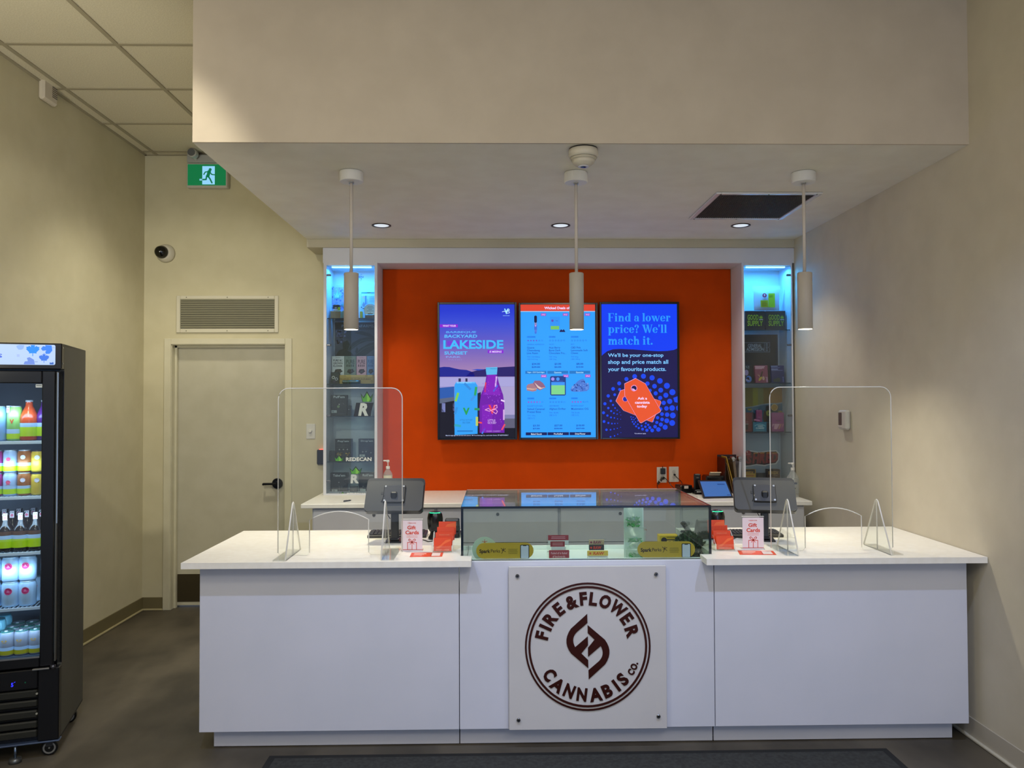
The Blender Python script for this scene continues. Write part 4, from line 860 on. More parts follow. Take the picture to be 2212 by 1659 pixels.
# flat orange cards with a white code box
for pts, lab in (([(889, 1194.5), (958, 1193.5), (955, 1202.5), (885, 1203.5)], 'flat orange leaflet lying in front of the sign on the left worktop'), ([(1593, 1189.5), (1670, 1190.5), (1677.5, 1199), (1598, 1198.5)], 'flat orange leaflet lying in front of the sign on the right worktop')):
    P4 = [onc(*p_) for p_ in pts]; c0 = sum(P4, Vector())/4; t = thing('leaflet', lab, 'leaflet', c0, 0, 'flat orange leaflets')
    f_ = lambda u, v, z: (Vector(P4[0])*(1-u)*(1-v)+Vector(P4[1])*u*(1-v)+Vector(P4[2])*u*v+Vector(P4[3])*(1-u)*v)-c0+Vector((0, 0, z))
    def qd(m, u0, u1, v0, v1, z): m.add([f_(u0, v0, z), f_(u1, v0, z), f_(u1, v1, z), f_(u0, v1, z)], [(3, 2, 1, 0)], cc)
    m = MB(); cc = mat('#e2502e', .4); b8 = [f_(u, v, z) for z in (.0004, .0012) for u, v in ((0, 0), (1, 0), (1, 1), (0, 1))]
    m.add(b8, [(3, 2, 1, 0)[::-1], (4, 5, 6, 7)[::-1], (0, 1, 5, 4), (1, 2, 6, 5), (2, 3, 7, 6), (3, 0, 4, 7)], cc); m.build('sheet', t)
    m = MB(); cc = mat('#e8dcd8', .4); qd(m, .66, .92, .12, .88, .0016); cc = mat('#b83a1e', .4); qd(m, .63, .65, .05, .95, .0016)
    cc = mat('#f6c4b4', .4); qd(m, .10, .48, .22, .40, .0017); qd(m, .10, .42, .52, .60, .0017); qd(m, .10, .36, .68, .74, .0017); m.build('sheet_print', t)
# card terminals and stapler behind the racks
def cardterm(q, rz, label, w=.075):
    t = thing('card_terminal', label, 'card terminal', q, rz, 'black card terminals')
    MB().box(-w/2, w/2, -.03, .05, .0, .03, BP, .006).build('dock', t)
    M_ = Matrix.Translation((0, .01, .03)) @ Matrix.Rotation(math.radians(24), 4, 'X')
    b_ = MB().box(-w/2, w/2, -.025, .0, 0.0, .085, mat('#232428', .35), .006, M=M_).build('terminal_body', t)
    MB().box(-w/2+.012, w/2-.012, -.0265, -.0245, .05, .072, mat('#5a605e', .2), .001, M=M_).build('reader_slot', b_)
cardterm(onc(979, 1160), -.1, 'black card terminal behind the left card rack')
cardterm(onc(1515, 1163), .15, 'black card terminal behind the glass case on the right worktop', .08)
q = onc(1482, 1156); st = thing('stapler', 'open grey-black stapler tilted up behind the glass case on the right', 'stapler', q, -.5)
MB().box(-.02, .02, -.07, .07, .0, .012, BP, .004).build('stapler_base', st)
MB().box(-.016, .016, -.075, .06, .0, .022, mat('#2f3238', .3), .009, M=Matrix.Translation((0, .0, .03)) @ Matrix.Rotation(math.radians(-28), 4, 'X')).build('stapler_arm', st)
MB().box(-.013, .013, -.07, .06, .0, .012, mat('#3c3f44', .3), .004, M=Matrix.Translation((0, 0, .014)) @ Matrix.Rotation(math.radians(-8), 4, 'X')).build('magazine', st)
# cables on the worktops
for pts, lab in (((913, 1167, 925, 1171, 936, 1169), 'black cable end curling beside the left scanner'), ((1583, 1166, 1592, 1162, 1604, 1163), 'black cable curling beside the right scanner')):
    P = [onc(pts[i], pts[i+1])+Vector((0, 0, .0025)) for i in (0, 2, 4)]; m = MB(); c0 = P[1]
    o = MB().tube([Vector(p_)-c0 for p_ in (P[0], (P[0]+P[1])/2+Vector((0, .006, 0)), P[1], (P[1]+P[2])/2+Vector((0, -.004, 0)), P[2])], .0022, BLACK, 8).build('cable', None, c0); tag(o, lab, 'cable', 'cables by the scanners')
# ================================================================== IN THE GLASS CASE
YS = 3.634; DZ_ = .775
YEL = '#c9a01c'
def pill(x0, x1, y0, y1, zo, lab):
    xc = (x0+x1)/2; p = at(xc, y1, YS); s_ = YS/F; t = thing('rewards_sign', lab, 'sign', (p.x, YS, ZCB+.0005), 0, 'yellow pill-shaped signs in the glass case'); r = (y1-y0)/2*s_; h = (x1-x0)/2*s_
    z0 = 2*r
    pts = [(-h+r+r*math.cos(a), r+r*math.sin(a)) for a in (math.radians(90+k*18) for k in range(11))]+[(h-r+r*math.cos(a), r+r*math.sin(a)) for a in (math.radians(-90+k*18) for k in range(11))]
    MB().prism(pts, 0, .004, mat(YEL, .45), 'xz').build('sign_plate', t); MB().box(-.03, .03, .004, .01, 0, .02, mat('#d8d8d0', .4)).build('rear_foot', t)
    A = Art(xc, y1, s_, 0).zoom(*zo); k = zo[2]; fx = lambda u: (x0-zo[0]+u*(x1-x0))*k; fy = lambda v: (y0-zo[1]+v*(y1-y0))*k
    IK = '#2c1a14'
    A.text('Spark', fx(.055), fy(.40), fx(.245), fy(.71), IK, .035, res=3).text('Perks', fx(.255), fy(.40), fx(.415), fy(.62), IK, .008, res=3)
    for dx, dy, ex, ey in ((.43, .34, .512, .575), (.512, .37, .445, .5), (.475, .33, .468, .50), (.468, .5, .443, .68)): A.line([(fx(dx), fy(dy)), (fx(ex), fy(ey))], 1.1*k, IK)
    A.lines(fx(.55), fy(.39), fx(.725), 5, (y1-y0)*k*.07, (y1-y0)*k*.03, '#8a7414', align='c')
    A.rrect(fx(.765), fy(.13), fx(.925), fy(.995), 2.2*k, '#1a1a22'); A.l = 2; A.rrect(fx(.778), fy(.17), fx(.912), fy(.985), 1.6*k, '#cfd0dc'); A.l = 3; A.rect(fx(.815), fy(.165), fx(.875), fy(.205), '#1a1a22'); A.build('sign_print', t)
pill(1029, 1152.5, 1175, 1208.5, (970, 1180, 15.8), 'yellow pill-shaped sign at the left end of the glass case'); pill(1377, 1502, 1174, 1208, (1360, 1080, 11.06), 'yellow pill-shaped sign in front of the plant in the glass case')
def deckpt(px, Y): return Vector((at(px, 1180, Y).x, Y, DZ_))
def zat(px, py, Y): return at(px, py, Y).z-DZ_
# round pale sign
Y = 3.68; p = deckpt(1047, Y); t = thing('round_sign', 'pale green round sign with a star behind the left yellow sign', 'sign', p); r = 27*Y/F; zc = zat(1047, 1187, Y)
MB().cyl(r, 0, .004, mat('#b9c8b4', .4), (0, 0, zc), 40, 'y').build('sign_disc', t); MB().box(-.02, .02, .004, .012, .0, zc, mat('#c8d0c8', .4)).build('prop', t)
A = Art(1047, 1187, Y/F, 0); A.ay = 1187; A.mb
for k in range(5):
    a = math.radians(18+72*k); A.line([(1047, 1171), (1047+5.5*math.cos(a), 1171-5.5*math.sin(a))], 1.1, '#c85a2c')
o = A.build('sign_print', t); o.location = (0, 0, zc)
# red printed cards on a clear riser
Y = 3.72; p = deckpt(1207, Y); rs = thing('card_riser', 'clear tiered riser holding red cards in the glass case', 'stand', p); 
m = MB()
for k, (py0, Yo) in enumerate(((1209, 0), (1190, .03), (1170, .06))):
    z = zat(1207, py0, Y+Yo); m.box(-.055, .055, Yo+.003, Yo+.005, 0, z+.03, ACR).box(-.055, .055, Yo-.014, Yo+.003, max(z-.004, .0005), max(z-.001, .0015), ACR)
m.build('riser', rs)
RC = '#9c2a38'
for (x0, x1, y0, y1, Yo, txt, lab) in ((1186, 1229.5, 1188.5, 1209, 0, ('Faded af is faded', 'af backwards.'), 'red printed card at the front of the clear riser'), (1189, 1220, 1169.5, 1181, .03, ('when you are this', 'much faded'), 'small red printed card in the middle of the clear riser'), (1184, 1228, 1156, 1167, .06, ('When faded this means all', 'faded af all the time'), 'red printed card at the top of the clear riser')):
    Yc_ = Y+Yo; xc = (x0+x1)/2; p = at(xc, y1, Yc_); s_ = Yc_/F; t = thing('printed_card', lab, 'card', p, 0, 'red cards on the riser')
    MB().box(-(x1-x0)/2*s_, (x1-x0)/2*s_, -.0005, .0015, 0, (y1-y0)*s_, mat(RC, .45)).build('card', t)
    A = Art(xc, y1, s_, -.0006); w_ = x1-x0; h_ = y1-y0
    if Yo == 0: A.text(txt[0], x0+w_*.1, y0+h_*.2, x1-w_*.1, y0+h_*.42, '#e8b8c0', .01).text(txt[1], x0+w_*.18, y0+h_*.55, x1-w_*.18, y0+h_*.77, '#e8b8c0', .01)
    else: A.lines(x0+w_*.12, y0+h_*.28, x1-w_*.12, 2, h_*.3, h_*.12, '#d89aa4', align='c')
    A.build('card_print', t)
for x0, x1, y0, y1, Yo, lab in ((1184, 1228, 1167.3, 1176, .055, 'white card strip under the top red card'), (1191, 1222, 1181.5, 1188, .025, 'white card strip under the small red card')):
    p = at((x0+x1)/2, y1, Y+Yo); s_ = (Y+Yo)/F; t = MB().box(-(x1-x0)/2*s_, (x1-x0)/2*s_, 0, .002, 0, (y1-y0)*s_, mat('#d8dad6', .4)).build('paper_strip', None, p); tag(t, lab, 'card')
# rolling paper packs
Y = 3.76; p = deckpt(1290, Y); t = thing('pack_stand', 'clear easel stand with rolling paper packs in the glass case', 'stand', p); s_ = Y/F
MB().box(-20*s_, 20*s_, .004, .006, 0, zat(1290, 1164, Y), ACR).box(-22*s_, 22*s_, -.03, .004, zat(1290, 1209, Y), zat(1290, 1201, Y)-.001, mat('#dfe4e2', .3)).box(-20*s_, 20*s_, -.02, .004, 0.0005, zat(1290, 1209, Y), ACR).build('easel', t)
for x0, x1, y0, y1, c, ic, dy, lab in ((1272.5, 1305, 1166, 1177, '#b9a182', '#8a2a50', 0, 'tan rolling paper pack at the top of the clear easel'), (1272.5, 1305, 1177.6, 1188.5, '#241a14', '#d83a1c', -.004, 'black rolling paper pack in the middle of the clear easel'), (1269, 1313.5, 1190, 1200.8, '#d8b040', '#d04818', -.02, 'golden rolling paper pack at the bottom of the clear easel')):
    xc = (x0+x1)/2; p = at(xc, y1, Y+dy-.006); t = thing('paper_pack', lab, 'pack', p, 0, 'rolling paper packs')
    MB().box(-(x1-x0)/2*s_, (x1-x0)/2*s_, 0, .008, 0, (y1-y0)*s_, mat(c, .5), .001).build('pack', t); A = Art(xc, y1, s_, 0)
    A.text('RAW', x0+(x1-x0)*.28, y0+(y1-y0)*.2, x1-(x1-x0)*.2, y0+(y1-y0)*.8, ic, .03, slant=.1).disc(x0+(x1-x0)*.14, (y0+y1)/2, (y1-y0)*.2, ic); A.build('pack_print', t)
# clear bags of green flower stacked on a stand
Y = 3.86; s_ = Y/F; BAG = glass('#f2faf4', 'bag_film', f0=.08, rough=.2, haze=.2); 
def bag(x0, x1, y0, y1, dy, green, lab, n):
    Yb_ = Y+dy; xc = (x0+x1)/2; p = at(xc, y1, Yb_); w_ = (x1-x0)/2*s_; h_ = (y1-y0)*s_; t = thing('clear_bag', lab, 'bag', p, 0, 'clear bags in the glass case'); v = []; f = []; N = 6
    rn = random.Random(n)
    for side in (-1, 1):
        for i in range(N+1):
            for j in range(N+1):
                u, z = i/N, j/N; bulge = (math.sin(PI*u)*math.sin(PI*min(1, z*1.1+.02)))**.7 if 0 < u < 1 and 0 < z < .95 else 0
                v.append((-w_+2*w_*u, side*(.022*bulge+.001)+rn.uniform(-.0015, .0015), h_*z))
    for side in (0, 1):
        o_ = side*(N+1)**2
        for i in range(N):
            for j in range(N): f.append((o_+i*(N+1)+j, o_+(i+1)*(N+1)+j, o_+(i+1)*(N+1)+j+1, o_+i*(N+1)+j+1))
    MB().add(v, f, BAG, True).build('bag_film', t)
    m = MB()
    for k in range(70):
        x, z, y = rn.uniform(-w_*.62, w_*.62), rn.uniform(h_*.12, h_*green), rn.uniform(-.016, .002); a = rn.uniform(0, PI); L_ = rn.uniform(.006, .013)
        m.box(-L_, L_, -.0018, .0018, -.0025, .0025, mat(rn.choice(('#3f9a4a', '#58b45c', '#2f7f40', '#7cc07c')), .6), M=Matrix.Translation((x, y, z)) @ Matrix.Rotation(a, 4, 'Y') @ Matrix.Rotation(rn.uniform(-.6, .6), 4, 'Z'))
    o_ = m.build('flower_pieces', t, label='green flower pieces'); o_['kind'] = 'stuff'
bag(1347, 1388, 1096, 1141, .05, .55, 'upper clear bag of green flower stacked in the glass case', 1)
bag(1350, 1395, 1139, 1186, .0, .5, 'lower clear bag of green flower stacked in the glass case', 2)
bag(1353, 1394, 1172, 1211, -.05, .4, 'front clear bag of green flower at the foot of the stack in the glass case', 3)
p = deckpt(1368, Y+.1); t = thing('bag_riser', 'tall clear riser behind the stacked bags', 'stand', p)
m = MB(); m.box(-.048, .054, .0, .002, 0, zat(1368, 1097, Y+.1), mat('#e2ebe4', .4)).box(-.052, .058, -.075, .0, zat(1368, 1142, Y+.07)-.002, zat(1368, 1142, Y+.07), ACR).box(-.05, .056, -.13, -.03, zat(1368, 1187, Y)-.004, zat(1368, 1187, Y)-.002, ACR).box(-.05, .05, -.17, -.11, .0005, zat(1368, 1212, Y-.05), mat('#d8e4dc', .4)); m.build('riser', t)
# yellow box with a dark round figure
Y = 4.0; x0, x1, y0, y1 = 1425, 1466, 1157, 1215; xc = (x0+x1)/2; s_ = Y/F; p = deckpt(xc, Y); t = thing('yellow_carton', 'yellow carton with dark circles behind the plant in the glass case', 'box', p); h_ = zat(xc, y0, Y)
MB().box(-(x1-x0)/2*s_, (x1-x0)/2*s_, 0, .06, 0, h_, mat('#c9a818', .5), .001).build('carton', t)
A = Art(xc, y0+h_/s_, s_, 0); A.disc(1434.5, 1167, 6.3, '#2a2228').rect(1440, 1165, 1462, 1167, '#2a2228').ring(1447, 1178, 10, 11, '#d8b860'); A.l = 2; A.disc(1447, 1178, 9.5, '#2a2228').lines(1440, 1160, 1460, 1, 2, 1.2, '#5a4a10'); A.build('carton_print', t)
# artificial plant
Y = 3.84; p = deckpt(1492, Y); s_ = Y/F; t = thing('potted_plant', 'small dark green bushy plant in the glass case behind the right yellow sign', 'plant', p)
MB().lathe([(.045, .0), (.05, .03), (.052, .05), (.046, .05)], mat('#26282a', .5), n=24).build('pot', t)
rn = random.Random(11); m = MB(); gm = [mat(c, .55) for c in ('#2c4a2a', '#223c22', '#36562f', '#1c3420')]
hc = .05
for k in range(1500):
    a, b_ = rn.uniform(0, 2*PI), rn.uniform(-.15, 1)*PI/2; rr = rn.uniform(.55, 1)**.5; lum = 1+.12*math.sin(3*a)
    c = Vector((.094*math.cos(a)*math.cos(b_)*rr*lum, .075*math.sin(a)*math.cos(b_)*rr, hc+.115*math.sin(b_)*rr-(.0 if math.cos(a) < 0 else .25*max(0, math.cos(a)*math.cos(b_))*.094)))
    d = Vector((math.cos(a)*math.cos(b_), math.sin(a)*math.cos(b_), math.sin(b_)+.3)).normalized()+Vector((rn.uniform(-.5, .5), rn.uniform(-.5, .5), rn.uniform(-.3, .5))); d.normalize()
    sd = d.cross(Vector((rn.uniform(-1, 1), rn.uniform(-1, 1), rn.uniform(-1, 1)))).normalized(); L_ = rn.uniform(.009, .017)
    m.add([c-d*L_, c+sd*L_*.45, c+d*L_, c-sd*L_*.45], [(0, 1, 2, 3)], rn.choice(gm))
o = m.build('foliage', t); o['kind'] = 'stuff'
# ================================================================== IN THE LEFT DISPLAY CABINET
SHL = [at(757, z, YC+.03).z for z in (687, 829, 899, 997)]+[CAB_B+.012]; SHR = [at(1660, z, YC+.03).z for z in (712, 827, 933)]+[CAB_B+.012]
def snap(xc, y1, Y):
    """pixel row of the shelf top at depth Y when the foot is within 3 cm of a shelf"""
    z = at(xc, y1, Y).z
    for sz in (SHL if xc < 1200 else SHR):
        if abs(sz-z) < .022: return y1-(sz+.0006-z)*F/Y
    return y1
def carton(name, x0, x1, y0, y1, Y, dep, col, lab, cat='box', zo=None, art=None, tilt=0.0, group=None, rz=0.0, fn='printed_front', rough=.5):
    """a carton standing at depth Y whose front covers the given photo pixels"""
    xc = (x0+x1)/2; s_ = Y/F; y1 = snap(xc, y1, Y); p = at(xc, y1, Y); t = thing(name, lab, cat, p, rz, group); w_ = (x1-x0)/2*s_; h_ = (y1-y0)*s_
    M_ = Matrix.Rotation(math.radians(tilt), 4, 'X')
    MB().box(-w_, w_, 0, dep, 0, h_, mat(col, rough), min(.0012, dep*.3), M=M_).build(name.split('_')[-1]+'_body', t)
    if art:
        A = Art(xc, y1, s_, 0)
        if zo: A.zoom(*zo)
        art(A); A.mb.v = [tuple(M_ @ Vector(q_)) for q_ in A.mb.v]; A.build(fn, t)
    return t
Zl1, Zl2, Zl3 = (700, 570, 12.76), (680, 540, 5.53), (680, 820, 5.925); Zl4 = (700, 760, 18.43)
YBK = YB-.028
# printed words on the cabinet back
A = Art(0, 0, 1); p = at(757, 640, YBK); A = Art(757, 640, YBK/F, 0).zoom(*Zl1)
A.text('EN', 960, 335, 1082, 385, '#1c5aa0', .02).text('T', 1002, 398, 1042, 448, '#1c5aa0', .02).rect(1000, 298, 1050, 306, '#1c5aa0').rect(1000, 465, 1020, 472, '#1c5aa0')
t = thing('wall_lettering', 'dark lettering on the back of the left cabinet above the picture box', 'lettering', p); A.build('lettering', t)
# picture box with leaf print
def art_leafpic(A):
    rn = random.Random(2)
    for k in range(90):
        x, y = rn.uniform(225, 575), rn.uniform(640, 1250); r_ = rn.uniform(10, 30); A.l = 1+k % 4
        A.poly([(x-r_, y+rn.uniform(-8, 8)), (x, y-r_), (x+r_, y), (x+rn.uniform(-8, 8), y+r_)], rn.choice(('#8a8ad0', '#a8a4e0', '#6f8cc8', '#5a62b0', '#9fc0d8', '#b8a0dc', '#484a90')))
    A.l = 6; A.leaf(370, 960, 260, '#7fb8b4', n=7).leaf(510, 1180, 170, '#6a9cae', n=7, up=.5); A.l = 7; A.leaf(355, 930, 150, '#b8e0cc', n=5)
carton('picture_box', 717.5, 748, 619.5, 684, 5.93, .03, '#9a98d4', 'picture box with a violet leaf print on the top shelf of the left cabinet', zo=Zl1, art=art_leafpic)
# jar on a wood block
b_ = at(726.5, snap(726.5, 686.5, 5.84), 5.84); t = thing('wood_block', 'small pale wooden block on the top shelf of the left cabinet', 'block', b_); s_ = 5.84/F
WOOD = noisy('pale_wood', '#a08a66', '#8e7856', 40, .6, stretch=(1, 1, .15)); MB().box(-11.5*s_, 11.5*s_, -.03, .04, 0, 16.5*s_, WOOD, .003).build('block', t)
t = thing('product_jar', 'black-lidded jar standing on the small wooden block', 'jar', (b_.x+.002, b_.y+.0, b_.z+16.5*s_+.0005)); r_ = 8.3*s_
MB().cyl(r_*.9, 0, 6*s_, mat('#d8d4dc', .3), n=28).build('jar_glass', t); MB().cyl(r_, 4.5*s_, 13.5*s_, mat('#15131c', .35), n=28, b=.003).build('lid', t, label='black lid')
A = Art(726.5, 670, s_, -r_-.0004).zoom(*Zl1); A.rect(390, 1175, 462, 1262, '#a8c820').rect(308, 1186, 368, 1204, '#e0d8e0'); A.build('jar_label', t)
carton('wood_block', 739, 746.5, 671, 686.5, 5.86, .05, '#9a8a70', 'short narrow wooden block beside the jar, half behind the pendant', 'block')
carton('small_carton', 777.5, 782, 672.5, 686.5, 5.82, .04, '#b8c414', 'tiny yellow-green carton on the top shelf, just right of the pendant')
def art_pack(A):
    A.rect(1030, 850, 1395, 870, '#e0f0fc'); A.l = 2
    A.rect(1035, 780, 1390, 808, '#3f8cc8').rect(1185, 790, 1300, 826, '#c8ecfc').disc(1092, 922, 32, '#e0a8b0').rect(1130, 880, 1170, 1120, '#4f7ec0').rect(1180, 970, 1208, 1120, '#8fb8e0').lines(1250, 905, 1390, 6, 28, 10, '#6a9cc8').poly([(1050, 1130), (1090, 1040), (1140, 1120), (1120, 1180), (1070, 1180)], '#7890a8').rect(1060, 1220, 1110, 1242, '#2c4a78').disc(1032, 1195, 18, '#2c4a78')
carton('hanging_pack', 779.5, 809, 630.5, 686.5, 5.9, .03, '#9fd0ec', 'pale blue hang-tag pack on the right of the top shelf in the left cabinet', 'pack', Zl1, art_pack)
Y = 5.80; p = at(800, snap(800, 686.5, Y), Y); s_ = Y/F; t = thing('round_display_sign', 'round pale sign in a black base on the top shelf of the left cabinet', 'sign', p); zc = 17*s_
MB().box(-11*s_, 9*s_, -.01, .03, 0, 8*s_, BLACK, .003).build('sign_base', t, label='black base'); MB().cyl(14.2*s_, .0, .006, BLACK, (0, .002, zc), 36, 'y').build('sign_rim', t); MB().cyl(13.6*s_, -.002, .003, mat('#bcdcdc', .4), (0, 0, zc), 36, 'y').build('sign_disc', t)
A = Art(800, 686.5, s_, -.002).zoom(*Zl1)
for j, w_ in enumerate((150, 190, 100, 190)): A.rect(1275-w_/2, 1150+j*42, 1275+w_/2, 1164+j*42, '#6f8f98')
A.rect(1205, 1352, 1345, 1378, '#22404c').rect(1240, 1386, 1310, 1396, '#4a6a74').rect(1266, 1325, 1284, 1340, '#22404c'); A.build('sign_print', t)
# poster board
def art_farms(A):
    A.rect(243, 865, 716, 955, '#0c1624').rect(243, 955, 716, 1265, '#3d4450'); A.l = 2
    A.text('PURE SUNFARMS', 322, 893, 700, 926, '#8fa0ae', 0)
    rn = random.Random(8)
    for k in range(40):
        x, y = rn.uniform(250, 370), rn.uniform(965, 1120); A.poly([(x-14, y+6), (x, y-16), (x+14, y+4), (x, y+12)], rn.choice(('#4e5470', '#666a8c', '#3a4058', '#7c80a0')))
    A.l = 3; LV = '#16211f'
    for pts in ([(400, 1200), (450, 1110), (540, 1060), (640, 1040), (714, 1060), (714, 1085), (620, 1090), (520, 1130), (440, 1190)], [(470, 990), (560, 970), (660, 1000), (714, 1045), (714, 1060), (620, 1030), (540, 1010)], [(330, 1110), (390, 1080), (420, 1130), (395, 1200), (340, 1190)], [(470, 1265), (540, 1180), (640, 1120), (714, 1100), (714, 1180), (620, 1250), (590, 1265)], [(250, 1265), (290, 1200), (350, 1180), (440, 1230), (470, 1265)], [(480, 1220), (500, 1160), (522, 1190), (500, 1240)]): A.poly(pts, LV)
    A.l = 4; A.line([(410, 1195), (560, 1085), (710, 1070)], 4, '#3c4c48').line([(480, 1260), (600, 1170), (712, 1130)], 4, '#3c4c48')
carton('poster_board', 724, 809.3, 696.5, 829, 5.96, .01, '#232a36', 'dark poster board with plant picture in the left cabinet', 'poster', Zl2, art_farms)
# row of four pouches behind the gold box
for (x0, x1, c, ic, txt, lab) in ((716.5, 743.5, '#c4c8c4', '#24262a', ('PURE BC', 'GROWN', 'FLOWER'), 'white pouch leftmost in the pouch row of the left cabinet'), (744.5, 769, '#6f7d74', '#3c4842', ('PURE', '', ''), 'grey-green pouch second in the pouch row of the left cabinet'), (770, 791.5, '#c49aa8', '#5c3c48', ('PURE', '', ''), 'pink pouch third in the pouch row of the left cabinet'), (792.5, 809, '#5f7fae', '#3c5a88', ('PURE', '', ''), 'blue pouch rightmost in the pouch row of the left cabinet')):
    def art_p(A, x0=x0, x1=x1, ic=ic, txt=txt):
        w_ = x1-x0; A.text('PURE SUNFARMS', x0+w_*.3, 772, x1-w_*.3, 773.4, ic, 0)
        hts = ((776.5, 781), (782.5, 787), (788.5, 793)) if txt[2] else ((777, 786), (0, 0), (0, 0))
        if not txt[2]:
            for q_ in range(4): A.rect(x0+w_*(.16+.18*q_), 787.5, x0+w_*(.26+.18*q_), 792.5, ic)
        for t_, (a, b2) in zip(txt, hts):
            if t_: A.text(t_, x0+w_*.13, a, x1-w_*.14, b2, ic, .02)
        cx, cy = x0+w_*.52, 802; rn = random.Random(int(x0)); n_ = 14
        A.poly([(cx+w_*.3*math.cos(2*PI*k/n_)*(1.25 if k % 3 == 0 else .9), cy+5.2*math.sin(2*PI*k/n_)*(1.2 if k % 4 == 0 else .9)) for k in range(n_)], '#3a3634' if ic != '#5c3c48' else '#4a2c30'); A.l = 2
        for k in range(8): A.poly([(cx+rn.uniform(-.2, .2)*w_, cy+rn.uniform(-4, 4)) for _ in range(3)], '#5a5654')
    carton('flower_pouch', x0, x1, 769.5, 829, 5.9, .02, c, lab, 'pouch', None, art_p, group='four pouches in the left cabinet')
def art_rings(A): A.ring(368, 1020, 36, 60, '#cfcfc4').ring(488, 1085, 36, 60, '#b8bcc4').line([(370, 885), (520, 885)], 14, '#2c4a44').rect(365, 1160, 450, 1220, '#4a3c58')
carton('ring_carton', 714.5, 732, 804, 829, 5.82, .05, '#16262a', 'small black carton with two pale rings in front of the white pouch', zo=Zl4, art=art_rings)
def art_gold(A):
    A.rect(880, 925, 1640, 990, '#bfa864').rect(1730, 925, 1910, 990, '#c4ae6a'); A.l = 2; A.text('PURE SUNFARMS', 620, 1055, 1860, 1120, '#8a7236', .02).ring(1895, 1170, 30, 44, '#7a6430')
carton('gold_carton', 732.5, 808, 810, 829, 5.84, .05, '#a8904e', 'long gold carton along the shelf in front of the pouches', zo=Zl4, art=art_gold)
Y = 5.79; p = at(759, snap(759, 829, Y), Y); s_ = Y/F; t = thing('green_tube', 'dark green shiny tube lying on the shelf in front of the gold carton', 'tube', p); m = MB()
m.cyl(3.8*s_, -19*s_, 17*s_, mat('#163a30', .2), (0, 0, 3.8*s_), 20, 'x', b=.003); m.build('tube_body', t); MB().cyl(3.85*s_, 17*s_, 19.5*s_, BLACK, (0, 0, 3.8*s_), 20, 'x').build('tube_cap', t); MB().cyl(3.9*s_, -7*s_, -6*s_, mat('#4a8a6a', .3), (0, 0, 3.8*s_), 20, 'x').build('tube_band', t)
# black cartons with white names
def nm(txt, x0, y0, x1, y1, more=None):
    def f(A):
        A.text(txt, x0, y0, x1, y1, '#c8ccd0', .025)
        if more: more(A)
    return f
def m1(A): A.lines(275, 335, 385, 2, 60, 3, '#3c4248').disc(302, 346, 17, '#8aa070').disc(312, 318, 8, '#d8d0c0').rect(212, 392, 282, 426, '#b8bcbc').rect(300, 435, 380, 438, '#6a6e74'); A.l = 2; A.text('10g', 222, 400, 245, 418, '#303438').line([(255, 245), (262, 300)], 3, '#5a5e64').line([(330, 260), (335, 330)], 3, '#5a5e64').line([(355, 300), (375, 320)], 3, '#8a8e94')
carton('black_carton', 715, 749, 853.5, 899, 5.87, .05, '#14151a', 'tall black carton at the left end of the shelf below the gold carton', zo=Zl3, art=nm("Puff'em", 240, 207, 382, 238, m1), group='black cartons in the left cabinet')
carton('black_carton', 750.5, 758.5, 876.5, 899, 5.88, .04, '#1a1c22', 'narrow black carton at the right side of the tall black carton on the same shelf', zo=Zl3, art=lambda A: A.star(436, 382, 9, '#c8ccd0').rect(425, 415, 455, 418, '#4a4e54'), group='black cartons in the left cabinet')
def m2(A):
    A.lines(285, 832, 440, 2, 28, 12, '#4a4c48')
    for x in (316, 366, 416): A.star(x, 896, 13, '#b8b8ae')
    rn = random.Random(4); A.l = 2
    for k in range(22): A.disc(rn.uniform(285, 450), rn.uniform(940, 985), rn.uniform(5, 11), rn.choice(('#c8a020', '#e0c040', '#a88018', '#c8c8b0')), n=8)
carton('black_carton', 724, 759.5, 948.5, 996.5, 5.88, .05, '#14151a', 'black carton with small yellow dots, left of two above the long crown sticker', zo=Zl3, art=nm("Pop'em", 294, 776, 434, 808, m2), group='black cartons in the left cabinet')
def m3(A):
    A.rect(572, 958, 642, 988, '#c8ccc8').star(614, 925, 14, '#a8a8a0').star(656, 922, 14, '#a8a8a0').rect(690, 855, 755, 990, '#2a1418').lines(600, 870, 680, 2, 20, 4, '#50545a'); A.l = 2; A.star(718, 936, 12, '#a8a8a0').text('20', 596, 966, 612, 982, '#303438')
carton('black_carton', 774.5, 808.6, 948, 996.5, 5.88, .05, '#14151a', 'black carton with a dark red patch, right of two above the long crown sticker', zo=Zl3, art=nm("Drop'em", 590, 774, 744, 804, m3), group='black cartons in the left cabinet')
carton('black_carton', 711.5, 724, 974, 996.5, 5.83, .04, '#1a1c20', 'small plain black carton in the corner, half in front of the crown carton', zo=Zl3, art=lambda A: A.line([(230, 985), (238, 1020)], 3, '#4a4e54'), group='black cartons in the left cabinet')
def m4(A): A.rect(218, 1405, 290, 1438, '#c8ccc8').star(308, 1317, 11, '#a8a8a0').line([(312, 1360), (312, 1425)], 4, '#8a8e92').line([(280, 1410), (375, 1405)], 3, '#6a6e72').ring(344, 1378, 9, 13, '#6a6e72'); A.l = 2; A.text('25', 236, 1412, 258, 1432, '#303438')
carton('black_carton', 714, 750.5, 1022, 1070, 5.88, .05, '#14151a', 'black carton with white price tag, left on the lowest shelf of the left cabinet', zo=Zl3, art=nm("Take'em", 232, 1212, 388, 1244, m4), group='black cartons in the left cabinet')
def m5(A): A.rect(578, 1398, 650, 1430, '#c8ccc8').star(672, 1320, 11, '#a8a8a0').star(618, 1368, 9, '#a8a8a0').poly([(590, 1310), (690, 1300), (700, 1330), (600, 1335)], '#3c4038')
